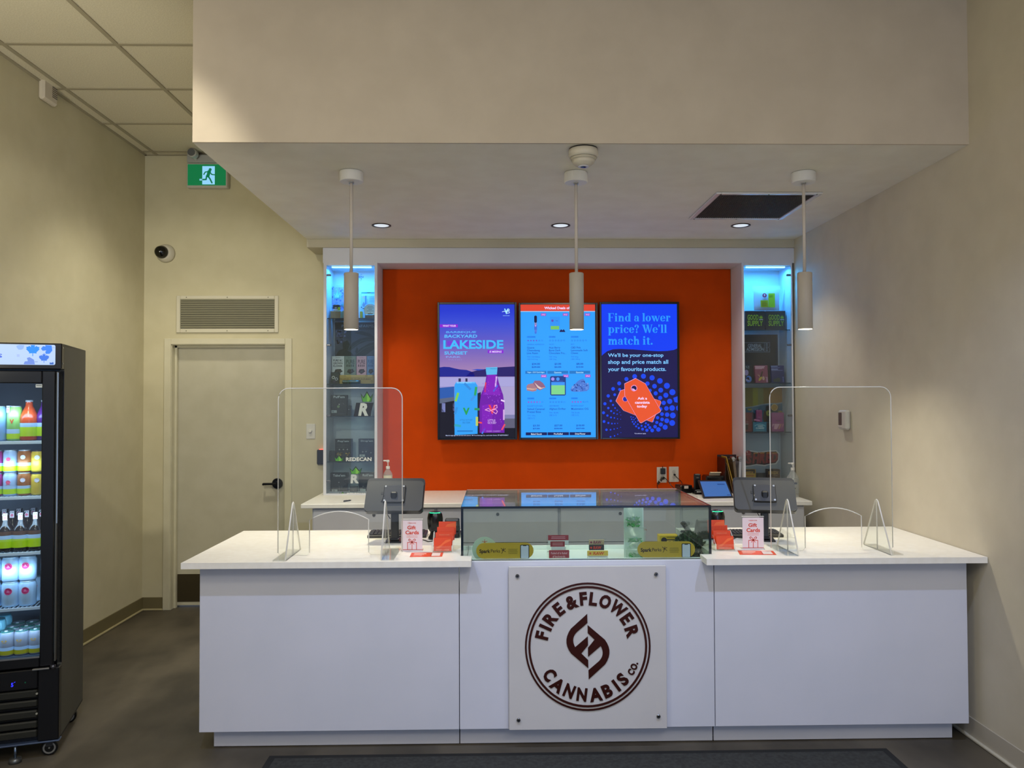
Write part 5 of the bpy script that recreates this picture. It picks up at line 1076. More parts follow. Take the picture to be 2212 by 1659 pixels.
carton('black_carton', 774.5, 808.6, 1022, 1070, 5.88, .05, '#1b1c1c', 'black carton at the right of the lowest shelf, behind the left till', zo=Zl3, art=nm("Roll'em", 612, 1208, 746, 1240, m5), group='black cartons in the left cabinet')
Y = 5.84; p = at(763, snap(763, 1070, Y), Y); s_ = Y/F; t = thing('clear_cube', 'clear cube with a dark cone inside on the lowest shelf of the left cabinet', 'display cube', p)
MB().box(-11.5*s_, 11.5*s_, 0, 23*s_, 0.001, 24*s_, glass('#e8f0f2', 'cube_acrylic', .05)).build('cube', t); MB().box(-8*s_, 8*s_, .01, .05, .002, 19*s_, mat('#17181c', .4), .002).build('insert', t)
A = Art(763, 1070, s_, .0095).zoom(*Zl3); A.star(490, 1420, 10, '#9a9a94'); A.build('insert_print', t)
# stickers on the left cabinet glass
CG, CD = '#4f9c2c', '#1c3418'
def crown(A, x0, x1, y0, y1):
    w_ = x1-x0; h_ = y1-y0; P_ = lambda u, v: (x0+u*w_, y0+v*h_)
    out = [(0, .18), (.22, .55), (.5, .0), (.78, .55), (1, .18), (.86, 1), (.14, 1)]; inn = [(.07, .36), (.24, .68), (.5, .18), (.76, .68), (.93, .36), (.82, .97), (.18, .97)]
    A.poly([P_(*q_) for q_ in out], CD); A.l += 1; A.poly([P_(*q_) for q_ in inn], CG); A.l += 1
    A.poly([P_(.5, .18), P_(.76, .68), P_(.66, .97), P_(.5, .97)], '#7cc044').poly([P_(.93, .36), P_(.82, .97), P_(.68, .97), P_(.76, .68)], '#3c7c24'); A.l -= 2
YD = YC+.0055
def sticker(label, ax, ay, f):
    p = at(ax, ay, YD); t = thing('glass_sticker', label, 'sticker', p, 0, 'stickers on the left cabinet glass'); A = Art(ax, ay, YD/F, 0).zoom(*Zl3); f(A); A.build('sticker', t)
def k1(A):
    crown(A, 586, 748, 148, 288); A.poly([(530, 296), (752, 296), (722, 410), (714, 470), (498, 470)], '#15161c'); A.l = 4; A.text('R', 556, 300, 684, 464, '#c8d4d4', .05, slant=.18)
sticker('green crown over a big slanted white letter, sticker high on the left cabinet door', 785, 899, k1)
def k2(A): crown(A, 248, 376, 965, 1044); A.l = 4; A.text('REDECAN', 400, 995, 724, 1044, '#e0e4e4', .035)
sticker('long sticker with green crown and white wordmark in the middle of the left cabinet door', 762, 997, k2)
def k3(A): crown(A, 444, 604, 1110, 1210); A.l = 4; A.text('R', 458, 1214, 564, 1328, '#c4ccd0', .05, slant=.06)
sticker('green crown over an upright letter, sticker low on the left cabinet door', 768, 1045, k3)
def k4(A): crown(A, 316, 400, 1432, 1486); A.l = 4; A.text('REDECAN', 416, 1448, 636, 1484, '#e0e4e4', .035)
sticker('small sticker with green crown and white wordmark at the bottom of the left cabinet door', 762, 1071, k4)
# ================================================================== IN THE RIGHT DISPLAY CABINET
Zr1, Zr2 = (1580, 540, 5.53), (1580, 820, 5.53); Zr3 = (1600, 750, 18.43); Zr4 = (1600, 830, 15.08)
def art_gs(x):
    def f(A):
        A.text('GOOD', x+25, 770, x+160, 836, '#9cc42a', .02).text('SUPPLY', x+25, 842, x+212, 908, '#9cc42a', .02).rect(x+166, 826, x+214, 834, '#e0e8e0').leaf(x+190, 818, 46, '#9cc42a')
    return f
carton('black_carton', 1610, 1652.3, 671, 711.5, 5.83, .06, '#14171c', 'left of the two black cartons with green lettering in the right cabinet', zo=Zr1, art=art_gs(166), group='black cartons in the right cabinet')
carton('black_carton', 1654.3, 1697, 671, 711.5, 5.83, .06, '#14171c', 'right of the two black cartons with green lettering in the right cabinet', zo=Zr1, art=art_gs(418), group='black cartons in the right cabinet')
# pale pouch on the two cartons
Y = 5.86; x0, x1, y0, y1 = 1626, 1686.5, 617, 671; p = at(1656, y1, Y); s_ = Y/F; t = thing('pale_pouch', 'large pale pouch with lime labels standing on two black cartons', 'pouch', (p.x, Y, p.z+.001)); w_, h_ = 30*s_, 54*s_; v = []; f = []; N = 8
for sd in (-1, 1):
    for i in range(N+1):
        for j in range(N+1):
            u, z = i/N, j/N; wz = w_*(1.02 if z > .85 else .95-.06*(1-z)*.5); bl = .018*math.sin(PI*u)*(1-z)**.4*min(1, 4*z+.5) if z < .84 else 0
            v.append((-wz+2*wz*u+.003*math.sin(j*2.1)*(u-.5), sd*(bl+.0015)+(.004*math.sin(u*9) if z > .84 else 0), h_*z))
for sd in (0, 1):
    o_ = sd*(N+1)**2
    for i in range(N):
        for j in range(N): f.append((o_+i*(N+1)+j, o_+(i+1)*(N+1)+j, o_+(i+1)*(N+1)+j+1, o_+i*(N+1)+j+1))
MB().add(v, f, mat('#c4ccd8', .3), True).build('pouch_body', t)
A = Art(1656, 671, s_, -.0195).zoom(*Zr1); A.rrect(432, 520, 512, 690, 6, '#b4d020').disc(386, 547, 26, '#b01848', n=20).rect(338, 604, 428, 688, '#c8c018'); A.l = 2; A.text('GOOD', 440, 540, 488, 554, '#4a6010').text('SUPPLY', 440, 558, 488, 572, '#4a6010').disc(386, 542, 10, '#f0d8e0').lines(350, 618, 418, 5, 12, 5, '#8a8410').text('THC', 374, 560, 398, 568, '#f0d8e0'); A.build('pouch_labels', t, 'lime and magenta labels')
# ticket poster board
def art_ga(A):
    A.line([(166, 1060), (185, 1022), (418, 1022), (460, 1095), (466, 1125)], 3, '#4a5a6c').rect(160, 1100, 466, 1106, '#8a98a8').rect(160, 1212, 466, 1218, '#8a98a8').rect(460, 1100, 466, 1145, '#8a98a8').rect(460, 1172, 466, 1218, '#8a98a8').rect(398, 1104, 402, 1214, '#8a98a8').line([(463, 1145), (448, 1158), (463, 1172)], 5, '#8a98a8').rect(544, 1012, 548, 1375, '#4a5a6c')
    A.text('GENERAL', 200, 1118, 368, 1160, '#b8c8d8', .015).text('ADMISSION', 180, 1162, 392, 1204, '#b8c8d8', .015)
    for k, y in enumerate((1112, 1124, 1132, 1140, 1150, 1158, 1164, 1184, 1194)): A.rect(414, y, 440, y+(8, 4, 4, 6, 4, 3, 10, 6, 10)[k], '#8a9cb0')
carton('ticket_board', 1609.3, 1681.5, 722, 826.5, 5.95, .012, '#171a22', 'black poster board with ticket outline in the right cabinet', 'poster', Zr1, art_ga)
def art_pk(A):
    A.lines(585, 745, 1050, 1, 40, 30, '#d8a8b8').lines(600, 795, 960, 1, 10, 34, '#e0b4c0').lines(590, 845, 900, 1, 10, 20, '#c890a4'); A.l = 2
    A.poly([(780, 1190), (840, 1000), (870, 940), (900, 960), (900, 1010), (840, 1200)], '#4a3020').poly([(710, 1340), (740, 1230), (830, 1160), (870, 1190), (840, 1270), (760, 1340)], '#c8a840').disc(915, 1235, 48, '#c8a08c', ry=80).line([(690, 1100), (740, 1110), (770, 1180)], 14, '#d8c088').lines(1000, 1185, 1090, 1, 10, 14, '#d8b0c4').rect(1030, 1220, 1080, 1390, '#b888a4')
carton('pink_carton', 1632, 1660, 788.5, 826.5, 5.82, .03, '#8a3c54', 'small pink carton with banana picture in front of the ticket board', zo=Zr3, art=art_pk, tilt=-6)
def art_nv(A):
    A.rect(1230, 735, 1500, 760, '#8fa0d0').rect(1235, 790, 1590, 806, '#7888bc').rect(1240, 850, 1510, 880, '#a0acd8').rect(1240, 905, 1700, 922, '#8c98c8'); A.l = 2
    rn = random.Random(9)
    for cx, cy, r_ in ((1370, 1320, 70), (1500, 1300, 95)):
        A.disc(cx, cy, r_, '#3e463c', n=14)
    A.l = 3
    for k in range(20): x, y = rn.uniform(1320, 1570), rn.uniform(1240, 1380); A.poly([(x-14, y), (x, y-12), (x+12, y+8)], rn.choice(('#5a6450', '#2c342c', '#6c7460')))
    A.rect(1660, 1180, 1735, 1200, '#8890c0').rect(1680, 1220, 1720, 1390, '#6870a8')
carton('navy_carton', 1667, 1695.5, 788.5, 826.5, 5.82, .03, '#1c1c58', 'small navy carton in front of the ticket board, right of the pink one', zo=Zr3, art=art_nv, tilt=-6)
def art_ds(A): A.rect(200, 750, 270, 770, '#8a9ca8').rect(225, 800, 280, 830, '#8a9ca8').rect(300, 745, 345, 762, '#8a9ca8').rect(318, 762, 340, 850, '#8a9ca8').disc(232, 1010, 82, '#a898c4', ry=118); A.l = 2; A.disc(318, 1270, 122, '#4f7cd0', ry=136).line([(220, 940), (310, 1080)], 10, '#7c5c9c'); A.l = 3; A.poly([(200, 1330), (230, 1240), (330, 1180), (370, 1310), (340, 1360)], '#a8a8dc').poly([(200, 1230), (240, 1200), (320, 1180), (370, 1320), (300, 1300)], '#2c2c80')
carton('disc_carton', 1609.3, 1625, 788.5, 826.5, 5.83, .03, '#161a20', 'black carton with two coloured discs at the left edge of the right cabinet', zo=Zr3, art=art_ds)
# yellow and teal picture board and the sweets in front of it
def art_yl(A):
    for k, (a, b2, c) in enumerate(((160, 400, '#8a7a24'), (400, 570, '#9a9428'), (570, 750, '#8a8a4c'), (750, 960, '#8a7030'), (960, 1410, '#a8742c'))): A.rect(a, 105, b2, 780, c)
    A.l = 2; A.poly([(160, 755), (400, 720), (700, 655), (960, 625), (1200, 620), (1340, 600), (1410, 560), (1410, 1540), (160, 1540)], '#2a6a88').poly([(820, 720), (960, 660), (960, 1240), (830, 1240)], '#2460a0').poly([(980, 670), (1260, 680), (1240, 900), (980, 900)], '#5a6478'); A.l = 3
    A.line([(165, 755), (400, 728), (700, 660), (960, 628), (1200, 632), (1340, 605), (1408, 555)], 34, '#8fa4ac').disc(1110, 752, 112, '#e0bc7c').disc(915, 940, 90, '#a0a83c', ry=98).poly([(200, 790), (260, 850), (340, 850), (370, 780)], '#a8a850').disc(1300, 900, 70, '#b89c5c', ry=40); A.l = 4
    A.disc(1110, 752, 92, '#c08a24').disc(915, 940, 22, '#2c3018').poly([(380, 880), (470, 960), (480, 1230), (390, 1240), (360, 1020)], '#4a3428').poly([(770, 840), (830, 900), (850, 1200), (760, 1250), (720, 1100)], '#4a3428')
    A.poly([(850, 1260), (1020, 1240), (1020, 1540), (850, 1540)], '#1c2038').poly([(360, 1200), (420, 1260), (410, 1540), (360, 1540)], '#1a2c40')
carton('picture_board', 1609.3, 1693.5, 837, 932.5, 5.95, .01, '#8a7a30', 'yellow and teal picture board with fruit slices in the right cabinet', 'poster', Zr4, art_yl)
carton('red_pouch', 1609.3, 1625.5, 891, 932.5, 5.87, .03, '#7a2026', 'dark red pouch at the left edge of the right cabinet', 'pouch', Zr4, lambda A: A.rect(160, 1285, 255, 1305, '#a8a8a4').rect(160, 1310, 240, 1480, '#3c2c28').lines(170, 1210, 250, 2, 24, 12, '#a87070').disc(195, 1130, 16, '#3c1014'))
def art_pf(A): A.rect(570, 1068, 650, 1084, '#d890b8').poly([(520, 850), (560, 820), (600, 850), (640, 822), (690, 850), (705, 870), (520, 870)], '#c86a98'); A.l = 2; A.rect(545, 930, 680, 948, '#a03a74').rect(560, 960, 660, 970, '#a03a74')
carton('pink_pouch', 1634, 1647, 886, 932, 5.9, .02, '#b04880', 'narrow pink pouch standing behind the teal sign in the right cabinet', 'pouch', Zr4, art_pf)
def art_wg(A): A.text('WEED', 545, 1338, 735, 1392, '#c8e4ec', .04, slant=.1).text('GUMMIES', 485, 1404, 770, 1456, '#c8e4ec', .04, slant=.1).rect(500, 1490, 770, 1504, '#7cc0d4').line([(460, 1355), (540, 1310), (630, 1298), (720, 1312), (800, 1360)], 22, '#8ccadc')
carton('teal_sign', 1627.5, 1656, 911.5, 932.5, 5.83, .02, '#1f7c9c', 'small teal sign with white lettering in the right cabinet', 'sign', Zr4, art_wg)
Y = 5.815; p = at(1636.5, 911, Y); s_ = Y/F
t = thing('pink_sweet', 'flat pink sweet lying on top of the teal sign in the right cabinet', 'sweet', (p.x, Y+.014, p.z+.004)); MB().box(-6.5*s_, 6.5*s_, -.008, .008, 0, .013, mat('#d07aa4', .4), .004, M=Matrix.Rotation(math.radians(10), 4, 'Y')).build('sweet', t)
def art_mp(A): A.poly([(1100, 1290), (1280, 1290), (1180, 1465), (1085, 1465)], '#e0a0b4').poly([(1040, 1290), (1095, 1290), (1035, 1390), (1025, 1360)], '#e0a0b4').poly([(1290, 1290), (1345, 1290), (1270, 1460), (1215, 1460)], '#c88078').poly([(1370, 1290), (1415, 1290), (1400, 1330), (1330, 1450)], '#c87a8a').line([(1130, 1195), (1190, 1180), (1260, 1192), (1325, 1176)], 14, '#4a1c38').rect(1185, 1210, 1290, 1220, '#6a4a3c').rect(1025, 1278, 1415, 1284, '#7a2858')
carton('magenta_pouch', 1667.5, 1694, 891, 932.5, 5.85, .03, '#98387c', 'magenta pouch with pink stripes on the right of the right cabinet', 'pouch', Zr4, art_mp)
# wordmark panel and cartons on the lowest shelf
def art_sh(A):
    A.rect(170, 640, 585, 1210, '#a4b0bc'); A.l = 2
    out = [(170, 850), (230, 842), (330, 862), (450, 846), (545, 842), (582, 880), (578, 960), (540, 1010), (470, 1016), (405, 1034), (300, 1022), (235, 1034), (170, 1040)]
    A.poly(out, '#e4dcd8'); A.l = 3; A.poly([(170, 865), (235, 858), (330, 874), (450, 860), (540, 858), (566, 890), (562, 955), (530, 998), (470, 1003), (400, 1018), (300, 1008), (235, 1020), (170, 1026)], '#3a1a24'); A.l = 4
    for ch, x0, x1, y0, y1 in (('S', 172, 240, 900, 1006), ('H', 250, 326, 868, 1002), ('R', 332, 408, 866, 1000), ('E', 410, 476, 864, 996), ('D', 478, 556, 866, 990)):
        A.text(ch, x0, y0, x1, y1, '#a02c34', .06, slant=.12)
    A.l = 5
    for ch, x0, x1, y0, y1 in (('H', 262, 330, 868, 930), ('R', 342, 410, 866, 930), ('E', 418, 480, 864, 926), ('D', 486, 560, 866, 930)): A.poly([(x0+8, y0+6), (x1-6, y0+4), (x1-10, y0+14), (x0+4, y0+18)], '#d08a30')
    A.disc(202, 882, 38, '#b03038'); A.l = 6; A.disc(190, 862, 10, '#e8b0a8').text('100%', 178, 884, 228, 896, '#e09890')
carton('wordmark_panel', 1610, 1686, 936, 1072, 5.97, .006, '#a4b0bc', 'grey-blue panel with a red and orange wordmark in the right cabinet', 'panel', Zr2, art_sh)
def art_sx(A, x=176): A.rect(174, 1074, 284, 1120, '#24181a'); A.l = 2; A.text('SHREDX', 150, 1096, 268, 1126, '#d0982c', .03).rect(176, 1142, 270, 1150, '#a02c20').disc(236, 1188, 46, '#7c7a38', ry=22).rect(176, 1164, 240, 1172, '#c8a870')
carton('yellow_carton', 1611, 1633.5, 1014, 1070, 5.84, .04, '#b08a1c', 'yellow and black carton on the lowest shelf of the right cabinet', zo=Zr2, art=art_sx)
carton('black_carton', 1636.5, 1659, 1022.5, 1070, 5.88, .05, '#202024', 'plain black carton in the middle of the lowest shelf of the right cabinet', group='black cartons in the right cabinet')
def art_br(A): A.rect(436, 1074, 578, 1092, '#2c1c18').text('SHREDX', 444, 1094, 562, 1132, '#b89050', .03).rect(450, 1164, 520, 1170, '#a88868').rect(452, 1186, 470, 1198, '#d0b090').rect(490, 1142, 552, 1150, '#8a6a50')
carton('brown_carton', 1659.5, 1686, 1014, 1070, 5.84, .06, '#4a2c20', 'brown carton on the right of the lowest shelf of the right cabinet', zo=Zr2, art=art_br, rz=.0)
# ================================================================== ON THE BACK COUNTER
ZBK = .907
def onb(px, Y): return Vector((at(px, 1070, Y).x, Y, ZBK))
def pump(px, Y, ytop, ybody, yneck, label, col, lbl, hw_):
    p = onb(px, Y); s_ = Y/F; t = thing('sanitizer_bottle', label, 'bottle', p, 0); z = lambda py: at(px, py, Y).z-ZBK; w_ = hw_*s_
    MB().lathe([(w_*.8, .0), (w_, .006), (w_, z(ybody)), (w_*.85, z(ybody)+.012), (.013, z(yneck)-.004), (.012, z(yneck))], col, n=28).build('bottle', t)
    m = MB(); m.cyl(.014, z(yneck), z(yneck)+.02, WHITE, n=20, b=.002).cyl(.004, z(yneck)+.02, z(ytop)-.012, WHITE, n=10).cyl(.011, z(ytop)-.016, z(ytop), WHITE, n=16, b=.003); m.box(-.034, .005, -.006, .006, z(ytop)-.010, z(ytop)-.001, WHITE, .003); m.build('pump', t, label='white pump head')
    MB().lathe([(w_+.0005, z(ybody)*.2), (w_+.0005, z(ybody)*.95)], lbl, n=28, cap=False).build('bottle_label', t)
    A = Art(px, at(px, 1070, Y).y, s_, -w_-.0012); A = Art(0, 0, 1, -w_-.001); H_ = -z(ybody)
    A.rect(-w_*.3, H_*.78, w_*.35, H_*.68, '#5a6478').rect(-w_*.35, H_*.5, w_*.1, H_*.44, '#4a4e3a').lines(-w_*.35, H_*.36, w_*.35, 3, -H_*.05*-1, .002, '#8a8c80'); A.build('bottle_print', t)
BOT = glass('#f0f4f2', 'bottle_plastic', f0=.06, rough=.08, haze=.25)
pump(838, 5.62, 993.5, 1024, 1013, 'clear sanitizer pump bottle with pale label behind the left till', BOT, mat('#d8d4bc', .4), 9.5)
pump(1713, 5.5, 999, 1032, 1016, 'clear sanitizer pump bottle at the right end of the back worktop', BOT, glass('#e8ecea', 'clear_label', f0=.05, haze=.3), 12.5)
p = at(751, 1081, 5.4); t = thing('pen', 'short dark pen lying on the back worktop left of the till', 'pen', (p.x, 5.38, ZBK), .9); MB().cyl(.0045, -.03, .03, BLACK, (0, 0, .005), 10, 'x').cyl(.002, .03, .04, STEEL, (0, 0, .005), 8, 'x').build('pen_body', t); MB().box(-.03, .0, -.001, .001, .009, .0115, STEEL, .0005).build('pen_clip', t)
# wall sockets
Zo = (1400, 1000, 18.43); YW = YB-.0125; sw_ = YW/F; PLATE = mat('#c4bfb8', .4)
def socket(x0, x1, y0, y1, label):
    xc = (x0+x1)/2; p = at(xc, y1, YW); t = thing('socket_plate', label, 'socket', p, 0, 'socket plates on the orange wall'); MB().box(-(x1-x0)/2*sw_, (x1-x0)/2*sw_, -.006, -.0003, 0, (y1-y0)*sw_, PLATE, .002).build('plate', t); h_ = (y1-y0)*sw_
    for z in (.33, .67): MB().cyl(.014, -.0075, -.006, mat('#b0aba4', .4), (0, 0, h_*z), 20, 'y').build('outlet', t)
    MB().cyl(.003, -.0072, -.006, STEEL, (0, 0, h_*.5), 8, 'y').build('screw', t)
socket(1418.7, 1440, 1009, 1042.5, 'left socket plate on the orange wall, with a plugged-in black charger'); socket(1445, 1466, 1008, 1041, 'right socket plate on the orange wall, with one black plug')
def wz_(px, py, d=.0): v_ = at(px, py, YW-d); return v_
p = wz_(1430.5, 1023.5); t = thing('plug_charger', 'square black charger plugged in the upper half of the left socket plate', 'charger', (p.x, YW-.007, p.z)); MB().box(-5*sw_, 5*sw_, -.03, 0, 0, 12.5*sw_, mat('#12131e', .25), .003).build('charger_body', t); MB().tube([(0, -.012, 12*sw_), (0, -.012, 17*sw_)], .003, BLACK, 8).build('charger_lead', t)
p = wz_(1430.5, 1031); t = thing('power_plug', 'black plug with a bundled cable in the lower half of the left socket plate', 'plug', (p.x, YW-.007, p.z-.008)); MB().box(-.012, .012, -.026, 0, -.008, .01, BLACK, .004).build('plug_body', t)
V = lambda px, py, d: wz_(px, py, d)-Vector((p.x, YW-.007, p.z-.008))
MB().tube([V(1430, 1033, .03), V(1428, 1037, .035), V(1424, 1041, .035), V(1421, 1046, .03)], .009, mat('#1a1414', .5), 8).build('cable_bundle', t); MB().tube([V(1424.5, 1038, .046), V(1427, 1041, .046)], .003, mat('#d8d4d0', .4), 6).build('cable_tie', t, label='white cable tie')
MB().tube([V(1433, 1030, .03), V(1437, 1033, .04), V(1443, 1039, .05), V(1450, 1049, .06), V(1456, 1055, .1), V(1462, 1057, .2)], .0032, BLACK, 8).build('lead', t)
MB().tube([V(1419.5, 1047, .02), V(1420, 1053, .02), V(1423, 1058, .03)], .0025, BLACK, 6).build('lead', t)
p = wz_(1456, 1025); t = thing('power_plug', 'small round black plug in the right socket plate with a lead down', 'plug', (p.x, YW-.007, p.z)); MB().cyl(.008, -.02, 0, BLACK, n=14, axis='y', b=.002).build('plug_body', t)
V2 = lambda px, py, d: wz_(px, py, d)-Vector((p.x, YW-.007, p.z))
MB().tube([V2(1456, 1025, .02), V2(1461, 1030, .03), V2(1467, 1036, .04), V2(1472, 1041, .07), V2(1475, 1048, .14), V2(1476, 1052, .2)], .0032, BLACK, 8).build('lead', t)
# desk kit
p = onb(1476, 5.78); t = thing('power_strip_box', 'small black adapter box with white tag behind the glass case', 'adapter', p, .25); MB().box(-.045, .05, -.05, .05, 0, .06, mat('#0d0b0c', .3), .006).build('adapter_body', t); MB().box(-.018, .016, -.0515, -.0495, .035, .055, mat('#d8c8c0', .4), .001).build('tag', t, label='white tag'); MB().box(.05, .11, -.03, .05, 0, .035, BLACK, .008).build('adapter_block', t)
p = onb(1506, 5.7); t = thing('desk_phone', 'slim upright black handset in its dock beside the tablet', 'phone', p); s_ = 5.7/F
MB().box(-.03, .04, -.05, .05, 0, .035, BLACK, .006).build('dock', t); MB().box(-.024, .024, -.018, .012, .03, 1.6+(863-1022.5)*s_-ZBK, mat('#100d0d', .3), .006).build('handset', t); MB().box(-.009, .009, -.0195, -.0175, .118, .124, mat('#6a6560', .4)).build('brand_bar', t); MB().box(-.016, .026, -.0515, -.0495, .016, .024, mat('#c8ccd0', .4)).build('dock_strip', t, label='pale strip')
p = onb(1511, 5.52); o = MB().box(-.028, .03, -.05, .04, 0, .012, mat('#d8d6cc', .5), .001).build('note_pad', None, p); tag(o, 'white note pad under the front of the black handset dock', 'note pad')
# receipt printer with a curl of paper
p = onb(1541, 5.82); t = thing('receipt_printer', 'black receipt printer with a curl of pale paper behind the tablet', 'printer', p); MB().box(-.07, .07, -.06, .07, 0, .125, BLACK, .01).build('printer_body', t)
v = []; f = []
for k in range(8):
    a = k/7; v += [(-.038-.012*a*0, -.02-.04*a, .126+.028*math.sin(a*2.2)), (.045, -.02-.04*a, .126+.028*math.sin(a*2.2))]
for k in range(7): f.append((2*k, 2*k+1, 2*k+3, 2*k+2))
MB().add(v, f, mat('#e6d4b4', .6), True).build('receipt_paper', t, label='pale paper curl')
# tablet
Y = 5.5; pts = [(1508, 1036.5), (1568, 1036.5), (1584, 1077), (1521, 1077)]; c0 = onb(1548, 5.5); t = thing('desk_tablet', 'tablet with blue screen leaning on the back worktop', 'tablet', c0)
tl, tr, br, bl = at(1508, 1037, 5.62), at(1569, 1037, 5.66), at(1584, 1076, 5.45), at(1520.5, 1077, 5.42)
bl.z = max(bl.z, ZBK+.003); br.z = max(br.z, ZBK+.003)
def tab(m, u0, u1, v0, v1, d, mm):
    nrm = (tr-tl).cross(bl-tl).normalized(); nrm = nrm if nrm.y < 0 else -nrm
    g_ = lambda u, v: tl*(1-u)*(1-v)+tr*u*(1-v)+br*u*v+bl*(1-u)*v-c0+nrm*d
    m.add([g_(u0, v0), g_(u1, v0), g_(u1, v1), g_(u0, v1)], [(3, 2, 1, 0)], mm); return [g_(u0, v0), g_(u1, v0), g_(u1, v1), g_(u0, v1)]
m = MB(); a4 = tab(m, 0, 1, 0, 1, .0, DARK); b4 = tab(m, 0, 1, 0, 1, -.012, DARK); m.add(a4+b4, [(0, 1, 5, 4), (1, 2, 6, 5), (2, 3, 7, 6), (3, 0, 4, 7)], DARK); m.build('tablet_body', t)
m = MB(); tab(m, .05, .95, .08, .92, .0006, mat('#3f72ba', .3, 0, .75)); sc_ = m.build('tablet_screen', t, label='lit blue screen'); m = MB(); tab(m, .62, .88, .22, .28, .001, mat('#2a56a0', .3, 0, .6)); tab(m, .82, .93, .84, .88, .001, mat('#2a4c88', .3, 0, .6)); m.build('screen_print', sc_)
MB().box(-.06, .06, .02, .14, 0, .01, DARK, .003).build('tablet_stand', t)
# file sorter with clipboards and folders
p = onb(1583, 5.8); t = thing('file_sorter', 'dark upright file sorter beside the right cabinet', 'file sorter', p); SM = mat('#2a0f0e', .4); s_ = 5.8/F
zt = at(1583, 983, 5.86).z-ZBK
MB().box(-.082, -.078, -.09, .12, 0, zt*.95, SM, .001).build('divider', t); MB().box(.074, .078, -.06, .12, 0, zt*.93, SM, .001).build('divider', t); MB().box(-.082, .078, .116, .12, 0, zt, SM, .001).build('sorter_back', t); MB().box(-.082, .078, -.09, .12, 0, .008, SM, .001).build('sorter_base', t)
def slab(name, label, cat, x, lean, h_, th_, col, dy, extra=None, dep=.2, grp='papers in the file sorter'):
    q = thing(name, label, cat, (p.x+x, p.y+dy, ZBK+.009), 0, grp); M_ = Matrix.Rotation(math.radians(lean), 4, 'Y')
    MB().box(-th_/2, th_/2, -.02, dep-.09, 0, h_, mat(col, .5), .0006, M=M_).build(name.split('_')[-1], q)
    if extra: extra(q, M_, h_)
    return q
def clip(q, M_, h_):
    m = MB(); m.box(-.014, .006, -.026, .04, h_-.012, h_+.008, STEEL, .004, M=M_).cyl(.012, -.026, .03, STEEL, (-.004, 0, h_+.012), 16, 'y', M=M_); m.build('clip', q, label='steel clip')
slab('manila_folder', 'tan folder leaning leftmost in the file sorter', 'folder', -.012, -11, .215, .003, '#b08a60', -.01)
slab('yellow_folder', 'yellow folder leaning left in the file sorter', 'folder', .012, -14, .265, .006, '#c09a34', .0)
slab('brown_clipboard', 'brown clipboard with steel clip in the middle of the file sorter', 'clipboard', .029, -6, .235, .018, '#6e5e4c', .0, clip)
slab('white_clipboard', 'white paper clipboard with steel clip on the right of the file sorter', 'clipboard', .046, 2, .235, .016, '#b8b8c0', -.0, clip)
slab('plastic_wallet', 'dark plastic wallet at the right end of the file sorter', 'folder', .062, 2, .21, .008, '#35353c', .01)
p = at(1581, 1057, 5.55); t = thing('small_white_plug', 'small white cable plug on the back worktop next to the tablet', 'plug', (p.x, 5.6, ZBK)); MB().box(-.012, .004, -.008, .008, .0, .016, WHITE, .004).build('plug_body', t); MB().cyl(.003, .004, .016, WHITE, (0, 0, .009), 8, 'x').build('plug_pin', t)
# ================================================================== DRINKS FRIDGE
YFR = 3.55; RZF = math.radians(17.0)
fc = at(126.5, 1597, YFR); FR = thing('drinks_fridge', 'black glass-door drinks fridge with a lit blue leaf header at the left edge', 'fridge', (fc.x, YFR, 0), RZF)
FB = mat('#0c0c0f', .3); SIDE = noisy('fridge_side', '#4c4b43', '#45443c', 4, .42, spec=.4); s_f = YFR/F
zf = lambda py: at(126, py, YFR).z
FW, FD = .565, .50
Z0, Z1 = zf(1597), zf(742); cosf = math.cos(RZF)
def xf(px):
    k = ray(px, 1000).x/ray(px, 1000).y      # point on the front plane seen in this column
    # fc.x + u*cos = k*(YFR + u*sin)  ->  u
    return (k*YFR-fc.x)/(math.cos(RZF)-k*math.sin(RZF))
zg0, zg1 = zf(1415), zf(828); xg = xf(89)
m = MB(); m.box(-.02, 0, .045, FD, Z0, Z1-.0, SIDE, .002); m.build('right_wall', FR, label='dark grey side')
MB().box(-FW, -FW+.02, .045, FD, Z0, Z1, SIDE, .002).build('left_wall', FR)
MB().box(-FW+.02, -.02, FD-.03, FD, Z0, Z1, mat('#34404f', .5)).build('back_wall', FR); MB().box(-FW+.02, -.02, .05, FD-.03, zg0-.04, zg0-.012, mat('#4a5a70', .4)).build('inner_floor', FR)
MB().box(-FW, 0, .0, FD, Z1-.012, Z1, FB, .003).build('roof', FR)
# header
zh0, zh1 = zf(798), zf(742); m = MB(); m.box(-FW, 0, -.004, .045, zh0, zh1, FB, .004); hdr = m.build('header', FR)
def Fart(name, parent, y, emit, f, label=None):
    A = Art(0, 0, 1, y, emit=emit); A.P = lambda x, yy: (lambda X, Y_: (max(xf(X), -FW+.035), A.y-A.EPS*A.l, zf(Y_)))(A.zo[0]+x/A.zo[2], A.zo[1]+yy/A.zo[2]); f(A); return A.build(name, parent, label)
def maple(A, cx, cy, r, c, rot=0.0, stem_=True):
    P = [(0, -1), (.14, -.68), (.32, -.78), (.27, -.4), (.56, -.62), (.62, -.48), (.98, -.42), (.88, -.22), (.98, -.1), (.52, .34), (.56, .5), (.08, .46), (-.08, .46), (-.56, .5), (-.52, .34), (-.98, -.1), (-.88, -.22), (-.98, -.42), (-.62, -.48), (-.56, -.62), (-.27, -.4), (-.32, -.78), (-.14, -.68)]
    c_, s_ = math.cos(rot), math.sin(rot); A.poly([(cx+r*(x*c_-y*s_), max(178, cy+r*(x*s_+y*c_))) for x, y in P], c)
    if stem_: A.line([(cx-r*.46*s_, cy+r*.46*c_), (cx-r*.86*s_, cy+r*.86*c_)], r*.1, c)
